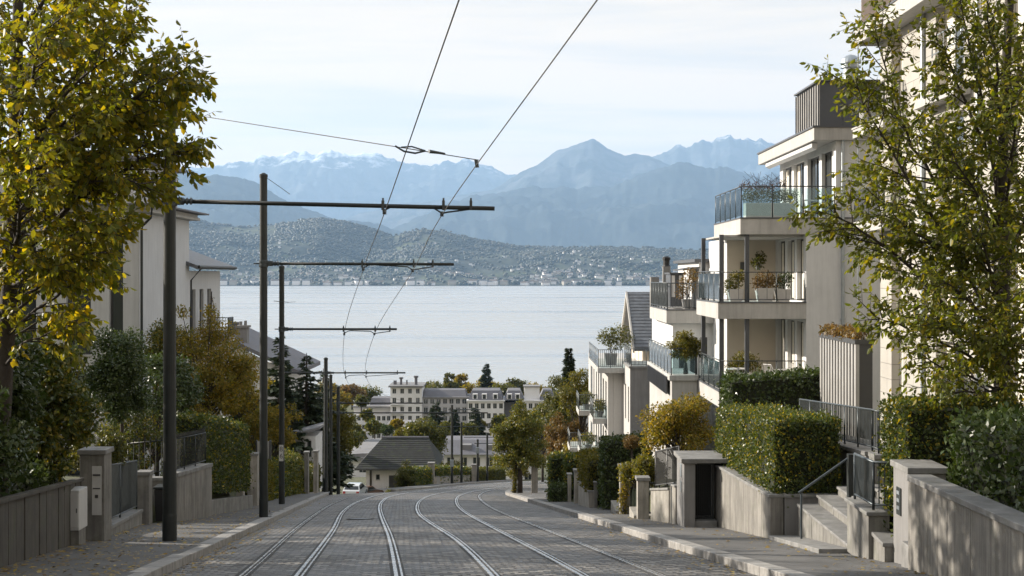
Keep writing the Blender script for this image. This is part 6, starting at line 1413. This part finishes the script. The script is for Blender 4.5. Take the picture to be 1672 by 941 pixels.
# ------------------------------------------------------------------ left shrubs and trees
bushy('evergreen_shrub', 'big dark glossy evergreen shrub behind the plank fence', 'shrub', (-8.9,23.4,-4.3), ellclumps((-9.0,23.2,-2.05),1.35,1.6,1.95,52,.46), 27000, L_DARK, .12, .5, trunk=(-8.9,23.4,-2.6), trunk_r=.07)
bushy('evergreen_shrub', 'lower glossy shrub hanging over the near end of the plank fence', 'shrub', (-8.1,20,-3.8), ellclumps((-8.1,20.2,-2.4),.9,1.9,1.2,36,.38), 14000, L_DARK, .115, .5, trunk=(-8.1,20.2,-2.9), trunk_r=.06)
bushy('shrub', 'yellow-green leafy shrub above the letterbox pillar', 'shrub', (-8.6,25.9,-4.4), ellclumps((-8.5,25.6,-2.5),.9,1.1,1.6,42,.36), 15000, L_MIX, .115, .55, trunk=(-8.6,25.9,-3.2), trunk_r=.06)
bushy('topiary_bush', 'rounded dark clipped bush on a bare stem behind the left pillar', 'bush', (-9.5,34.5,-5.2), ellclumps((-9.55,34.5,-2.45),.82,.8,1.25,56,.30,low=-.95), 19000, L_DARK, .085, .55, trunk=(-9.5,34.5,-2.6), trunk_r=.06, squash=1, limbs=False)
bushy('shrub', 'tall leafy shrub filling the space left of the clipped dark bush', 'shrub', (-11.4,30,-4.6), ellclumps((-11.3,30,-1.7),1.5,1.2,2.0,46,.46), 15000, L_MIX, .125, .5, trunk=(-11.4,30,-2.4), trunk_r=.08)
bushy('shrub', 'round mid-green bush below the clipped dark bush', 'shrub', (-9.2,31.5,-4.8), ellclumps((-9.2,31.5,-3.95),.55,.6,.65,18,.26), 5000, L_OLIVE, .075, .55)
bushy('shrub', 'loose olive shrub behind the bar railing and pole', 'shrub', (-10,38.5,-5.6), ellclumps((-10.1,38.5,-4.5),1.0,.9,1.1,22,.36), 5500, L_MIX, .10, .5)
bushy('shrub', 'dark shrub filling the gap under the autumn tree', 'shrub', (-10.8,43,-6), ellclumps((-10.9,44,-3.6),1.2,1.5,1.5,26,.5), 7000, L_DARK, .13, .55)
bushy('autumn_tree', 'golden autumn tree between the first two tram poles', 'tree', (-10.8,50,-7.3), ellclumps((-10.7,50,-3.6),1.65,1.6,2.35,46,.48)+[((-10.6,50,-1.25),.35),((-11.6,50,-1.3),.3),((-9.9,50,-1.9),.3)], 15000, L_AUT, .115, .5, trunk=(-10.8,50,-4.2), trunk_r=.11)
bushy('slender_shrub', 'upright yellowish tree left of the autumn tree, in front of the gabled house', 'tree', (-12.6,50.5,-7.3), ellclumps((-12.3,50.5,-3.2),.8,.8,2.0,24,.4), 6000, L_MIX, .11, .5, trunk=(-12.5,50.5,-3.6), trunk_r=.08)
bushy('young_tree', 'thin bare-topped spire of a young tree against the lake', 'tree', (-13.2,62,-8.5), [((-13.1,62,-1.0-.35*i),.10+.08*i) for i in range(8)]+[((-13.4,62,-2.4),.35),((-12.7,62,-2.7),.35)], 1100, L_BROWN, .13, .5, trunk=(-13.1,62,-.7), trunk_r=.05)
bushy('yellow_shrub', 'bright golden shrub arching over the hedges right of the third pole', 'shrub', (-11.2,64.5,-9.2), ellclumps((-10.9,64.5,-7.0),1.25,1.3,1.15,30,.40)+[((-9.7,64.4,-6.3),.25),((-9.9,64,-5.9),.2)], 8000, L_AUT, .13, .5)
bushy('autumn_tree', 'brownish yellow tree behind the second tram pole', 'tree', (-12.2,66,-9.2), ellclumps((-12.4,66,-5.8),1.5,1.4,1.9,30,.5), 7500, L_AUT, .15, .5, trunk=(-12.2,66,-6.2), trunk_r=.1)
bushy('street_tree', 'rounded light green tree behind the last left tram poles', 'tree', (-12.6,95,-14.5), ellclumps((-11.9,95,-10.4),1.45,1.5,1.85,36,.5), 9000, L_HEDGEY, .17, .5, trunk=(-12.4,95,-11.2), trunk_r=.12)
bushy('street_tree', 'darker green tree left of the rounded light green one', 'tree', (-14.2,92,-14), ellclumps((-14.2,92,-9.6),1.6,1.5,2.0,32,.55), 7500, L_OLIVE, .18, .5, trunk=(-14.2,92,-10.5), trunk_r=.12)
conifer('spruce', 'tallest spruce in the left group, rising behind the third tram pole', (-13.7,84,-12.6), 9.2, 2.3, L_FIR, 24, 'spruces on the left', 16, 110, .42)
conifer('spruce', 'spruce just right of the tallest one in the left group', (-13.0,90,-13.5), 8.6, 2.7, L_FIR, 20, 'spruces on the left', 15, 100, .45)
conifer('spruce', 'lower spruce at the right end of the left group', (-13.8,104,-15), 8.2, 2.8, L_FIR, 18, 'spruces on the left', 15, 95, .48)
conifer('spruce', 'broad dark spruce at the left end of the left group', (-16.3,86,-12.5), 7.4, 2.6, L_FIR, 18, 'spruces on the left', 15, 95, .45)
# ------------------------------------------------------------------ right shrubs and trees
bushy('autumn_tree', 'small russet and yellow tree behind the slat fence on the right', 'tree', (4.6,38.6,-6.2), ellclumps((4.5,38.6,-4.15),1.15,1.0,.95,36,.36), 10500, L_AUT, .095, .5, trunk=(4.55,38.6,-4.8), trunk_r=.07)
bushy('shrub', 'yellow-green leafy bush hanging over the pale gate pillars', 'shrub', (3.75,41,-6.6), ellclumps((3.75,40.8,-5.65),.62,.8,.55,24,.25), 5500, L_HEDGEY, .10, .5)
bushy('topiary_bush', 'round clipped brown topiary head above the ivy pillar', 'bush', (3.65,43.4,-6.5), [((3.65,43.4,-5.05),.26),((3.6,43.4,-5.15),.2),((3.72,43.4,-5.12),.2)], 3500, L_BROWN, .045, .6, trunk=(3.65,43.4,-5.2), trunk_r=.05, limbs=False, squash=.75)
bushy('ivy', 'ivy climbing over the tall pale pillar', 'ivy', (3.3,42.0,-7.2), [((3.25+.12*random.random(),42.05,-7.0+.12*i),.13) for i in range(12)], 900, L_AUT, .07, .6, limbs=False)
bushy('climber', 'yellow-leaved climber on the terrace of the rear wing', 'shrub', (6.55,53.6,-3.7), ellclumps((6.5,53.5,-2.75),.62,.5,.55,20,.26), 3600, L_HEDGEY, .10, .5, limbs=False)
bushy('shrub', 'trailing plant spilling over the top of the slatted screen', 'shrub', (8.75,37.5,-1.7), [((8.7,35.6+.4*i,-1.5+random.uniform(-.05,.12)),.2) for i in range(10)], 1300, L_BROWN, .13, .4, sag=.6, limbs=False)
MB_ = bushy('street_tree', 'bushy street tree with twin ivy covered trunks at the end of the right pavement', 'tree', (.42,75,walk_z(75)-.05), ellclumps((.42,75,-8.75),1.3,1.25,1.35,50,.40)+[((.42+1.15*math.cos(a),75+1.1*math.sin(a),-9.85+.1*(a%2)),.42) for a in (0,.8,1.7,2.6,3.3,4.1,4.9,5.6)]+[((.42,75,-6.75),.28),((.4,75,-7.1),.45),((.45,75,-7.5),.6)], 23000, L_TWIN, .12, .6, trunk=(.42,75,-9.2), trunk_r=.15)
MB().tube([(.12,75.1,walk_z(75)-.05),(.14,75.1,-10.4),(.3,75,-9.2)], [.13,.11,.08], 8).build('trunk', MT['bark'], MB_, smooth=True)
P, d = clump_pts([((.14,75.0,-11.3+.15*i),.17) for i in range(12)], 700); V, Fc = leaf_geo(P, rng.normal(0,1,(700,3)), d, .10*rng.uniform(.6,1.2,700), .6, .1, True); npmesh('ivy', V, Fc, L_HEDGEY, MB_)
for lab, nm, c, rr, k_, n, lm in [
 ('orange-brown tree on the forecourt behind the twin trunk tree','autumn_tree',(4.2,112,-13.0),(1.9,1.8,2.2),34,8500,L_BROWN),
 ('green tree above the orange one at the end of the terraced building','street_tree',(4.6,124,-11.4),(2.3,2,2.4),34,8500,L_OLIVE),
 ('yellow-green tree touching the far balconies of the terraced building','street_tree',(5.4,112,-9.8),(1.6,1.6,2.4),30,7500,L_HEDGEY),
 ('dark tree in the shade behind the orange-brown one','street_tree',(2.9,135,-14.2),(2.2,2,2.6),30,7000,L_MIX),
 ('low golden tree at the foot of the terraced building','autumn_tree',(4.9,106,-13.6),(1.4,1.4,1.6),24,5000,L_AUT)]:
    bushy(nm, lab, 'tree', (c[0],c[1],ground(c[0],c[1])-.1), ellclumps(c,*rr,k_,.6), n, lm, .19, .55, trunk=(c[0],c[1],c[2]-.4*rr[2]), trunk_r=.14)
conifer('cypress', 'tall slim dark conifer against the lake above the right trees', (6.0,150,-22), 14.4, 1.75, L_FIR, 44, None, 18, 60, .8)
bushy('shrub', 'pale leafy bush at the street corner in front of the tiled house', 'shrub', (-8.2,104,-16.5), ellclumps((-7.75,103,-14.6),.75,1,1.15,22,.36), 3600, L_OLIVE, .13, .45)
bushy('shrub', 'small green shrub below the garage door of the tiled house', 'shrub', (-12.6,140,-22.5), ellclumps((-11.7,140,-21.6),1.1,.8,.7,14,.4), 2200, L_OLIVE, .16, .5)
bushy('yellow_shrub', 'golden shrub behind the end of the bend hedge', 'shrub', (-6.2,150,-22), ellclumps((-6.3,150,-20.3),1.2,1,.9,18,.45), 2600, L_HEDGEY, .18, .5)
bushy('yellow_shrub', 'golden bush by the far forecourt at the end of the street', 'shrub', (1.0,165,-24), ellclumps((.6,165,-22.9),1.4,1,.7,16,.45), 2400, L_HEDGEY, .2, .5)
# ------------------------------------------------------------------ trees of the lower town
def px_tree(lab, px, top, bot, Y, wpx, lm, nm='town_tree', n=4200, leaf=None, group='trees of the lower town', k_=26):
    zt, zb = atz(top,Y), atz(bot,Y); x = atx(px,Y); rx = wpx/F*Y/2; rz = (zt-zb)/2
    g0 = min(zb-.3*rz, zb-.5)
    bushy(nm, lab, 'tree', (x,Y,g0-1.5), ellclumps((x,Y,(zt+zb)/2),rx*.85,rx*.8,rz*.85,k_,rx*.36), n, lm, leaf or .0016*Y, .6, group, trunk=(x,Y,lerp(zb,zt,.45)), trunk_r=.012*rz*8)
px_tree('large round leafed tree directly behind the tiled house', 696, 676, 764, 185, 82, L_OLIVE, n=16000, leaf=.32, group=None, k_=50)
px_tree('golden tree at the right shoulder of the tiled house', 712, 742, 778, 172, 24, L_AUT, n=2500, leaf=.25)
for px, top, w, Y, lab in [(712,655,54,300,'tall spruce in front of the grey apartment wing'),(776,664,50,300,'broad spruce in front of the white mansard block'),(742,668,26,310,'slim spruce between the two broad ones')]:
    zb = -41; x = atx(px,Y); h = atz(top,Y)-zb; conifer('spruce', lab, (x,Y,zb), h, w/F*Y/2*1.35, L_FIR, 26, 'spruces of the lower town', 16, 60, 1.15)
for px, top, bot, Y, w, lm, lab in [(612,683,712,300,30,L_MIX,'dark round tree left of the flat white hall'),(632,694,712,290,22,L_DARK,'small dark tree beside the flat white hall'),(675,690,720,260,26,L_BROWN,'reddish tree left of the large round tree'),(575,690,715,260,34,L_OLIVE,'green tree above the left hedges'),
   (560,640,668,420,34,L_AUT,'golden tree at the left end of the shore'),(590,644,666,430,26,L_OLIVE,'green tree left of the stepped block'),(600,668,690,400,20,L_MIX,'small tree before the stepped block'),(655,700,722,280,28,L_HEDGEY,'yellow-green tree behind the curved roof'),(765,690,716,280,34,L_OLIVE,'green tree among the low roofs'),
   (815,672,716,300,28,L_MIX,'dark tree left of the twin trunk tree'),(895,650,690,330,34,L_OLIVE,'green tree right of the mansard block'),(915,662,700,260,36,L_MIX,'dark green tree below the tall slim conifer'),
   (572,700,735,200,40,L_MIX,'dark tree beside the left hedges'),(545,655,700,200,46,L_OLIVE,'olive tree behind the left spruces'),(905,690,730,180,40,L_AUT,'golden tree behind the forecourt'),
   (585,700,728,290,26,L_MIX,'dark crown left of the curved roof'),(648,684,706,310,22,L_AUT,'golden crown in front of the flat white hall'),(728,690,712,265,24,L_OLIVE,'olive crown over the long grey roof'),(850,668,700,350,30,L_MIX,'dark crown behind the top of the twin trunk tree'),(872,676,706,320,26,L_AUT,'golden crown right of the twin trunk tree top'),(782,684,704,340,20,L_HEDGEY,'yellowish crown right of the broad spruce'),(550,690,740,150,40,L_OLIVE,'olive crown at the edge of the left spruces'),
   (840,735,768,230,36,L_OLIVE,'green tree behind the twin trunks'),(795,728,752,240,20,L_MIX,'small tree right of the thin poles')]:
    px_tree(lab, px, top, bot, Y, w, lm, n=3600)
for i, (px, top, bot, w, lm, lab) in enumerate([(700,622,646,46,L_OLIVE,'olive crown behind the stepped block by the shore'),(735,606,645,20,L_OLIVE,'left of two tall slim crowns by the shore'),(752,607,645,20,L_AUT,'right of two tall slim crowns by the shore'),(795,620,645,34,L_AUT,'golden crown below the shore conifer'),(820,624,645,36,L_OLIVE,'round olive crown right of the shore conifer'),
   (846,619,645,34,L_OLIVE,'tallest rounded crown right of the shore conifer'),(870,624,646,34,L_AUT,'golden crown before the slim conifer'),(893,630,648,30,L_OLIVE,'low olive crown beside the slim conifer'),(770,628,645,26,L_AUT,'low golden crown left of the shore conifer'),(575,625,650,30,L_BROWN,'brownish crown at the left shore'),(553,628,652,28,L_OLIVE,'green crown at the left shore'),(600,632,652,30,L_MIX,'dark crown at the left shore'),(535,622,652,30,L_AUT,'golden crown at the far left shore'),(925,628,650,34,L_MIX,'dark crown at the right shore'),(676,632,648,24,L_MIX,'dark low crown behind the stepped tower')]):
    px_tree(lab, px, top, bot+8, 560+12*(i%4), w*1.45, lm, n=2600, leaf=1.0, group='trees along the near shore', k_=18)
conifer('shore_conifer', 'tall dark conifer standing alone above the shore trees', (atx(794,575),575,-58), 58+atz(592,575), 4.6, L_FIR, 26, None, 16, 60, 1.8)
# fallen leaves
P = []
for _ in range(2300):
    y = 17+abs(random.gauss(0,14)); side = random.random()
    if side < .55: x = lerp(XL(y)-.35, interp(XWL,y)+.05, random.random()**random.choice((.3,1,2.5))); z = walk_z(y)+.008
    elif side < .75: x = XL(y)+abs(random.gauss(0,.25)); z = road_surf(x,y)+.01
    elif side < .86: x = XR(y)-abs(random.gauss(0,.35)); z = road_surf(x,y)+.01
    else: x = lerp(XR(y)+.35, interp(XWR,y)-.03, random.random()**.4); z = walk_z(y)+.008
    P.append((x,y,z))
P = np.array(P); n = len(P); V, Fc = leaf_geo(P, np.c_[rng.normal(0,1,(n,2)), rng.normal(0,.08,n)], np.c_[rng.normal(0,.2,(n,2)), np.ones(n)], rng.uniform(.05,.11,n), .55, .12, True)
L_FALL = leafmat('fallen_leaf', [(.22,.14,.03),(.30,.20,.035),(.16,.10,.03),(.12,.08,.03),(.34,.25,.05)], .1)
tag(npmesh('fallen_leaves', V, Fc, L_FALL), kind='stuff')

# garden trees beyond the left edge of the view: they throw the bands of shade over the street
for x, y, h, rr, lab in ((-15.2,30,9.5,1.8,'garden tree nearest the plank fence, beyond the left edge'),(-17.5,36.5,11.5,1.9,'tall garden tree beyond the left edge, beside the white house'),(-20.5,43.5,12.5,1.5,'garden tree before the white house, beyond the left edge'),(-25,47.5,14,2.0,'tallest garden tree left of the white house, beyond the left edge')):
    g_ = ground(x,y); bushy('garden_tree', lab, 'tree', (x,y,g_-.1), ellclumps((x,y,g_+h*.66),rr,rr,h*.34,26,.7), 4200, L_MIX, .22, .6, 'garden trees beyond the left edge', trunk=(x,y,g_+h*.55), trunk_r=.2)
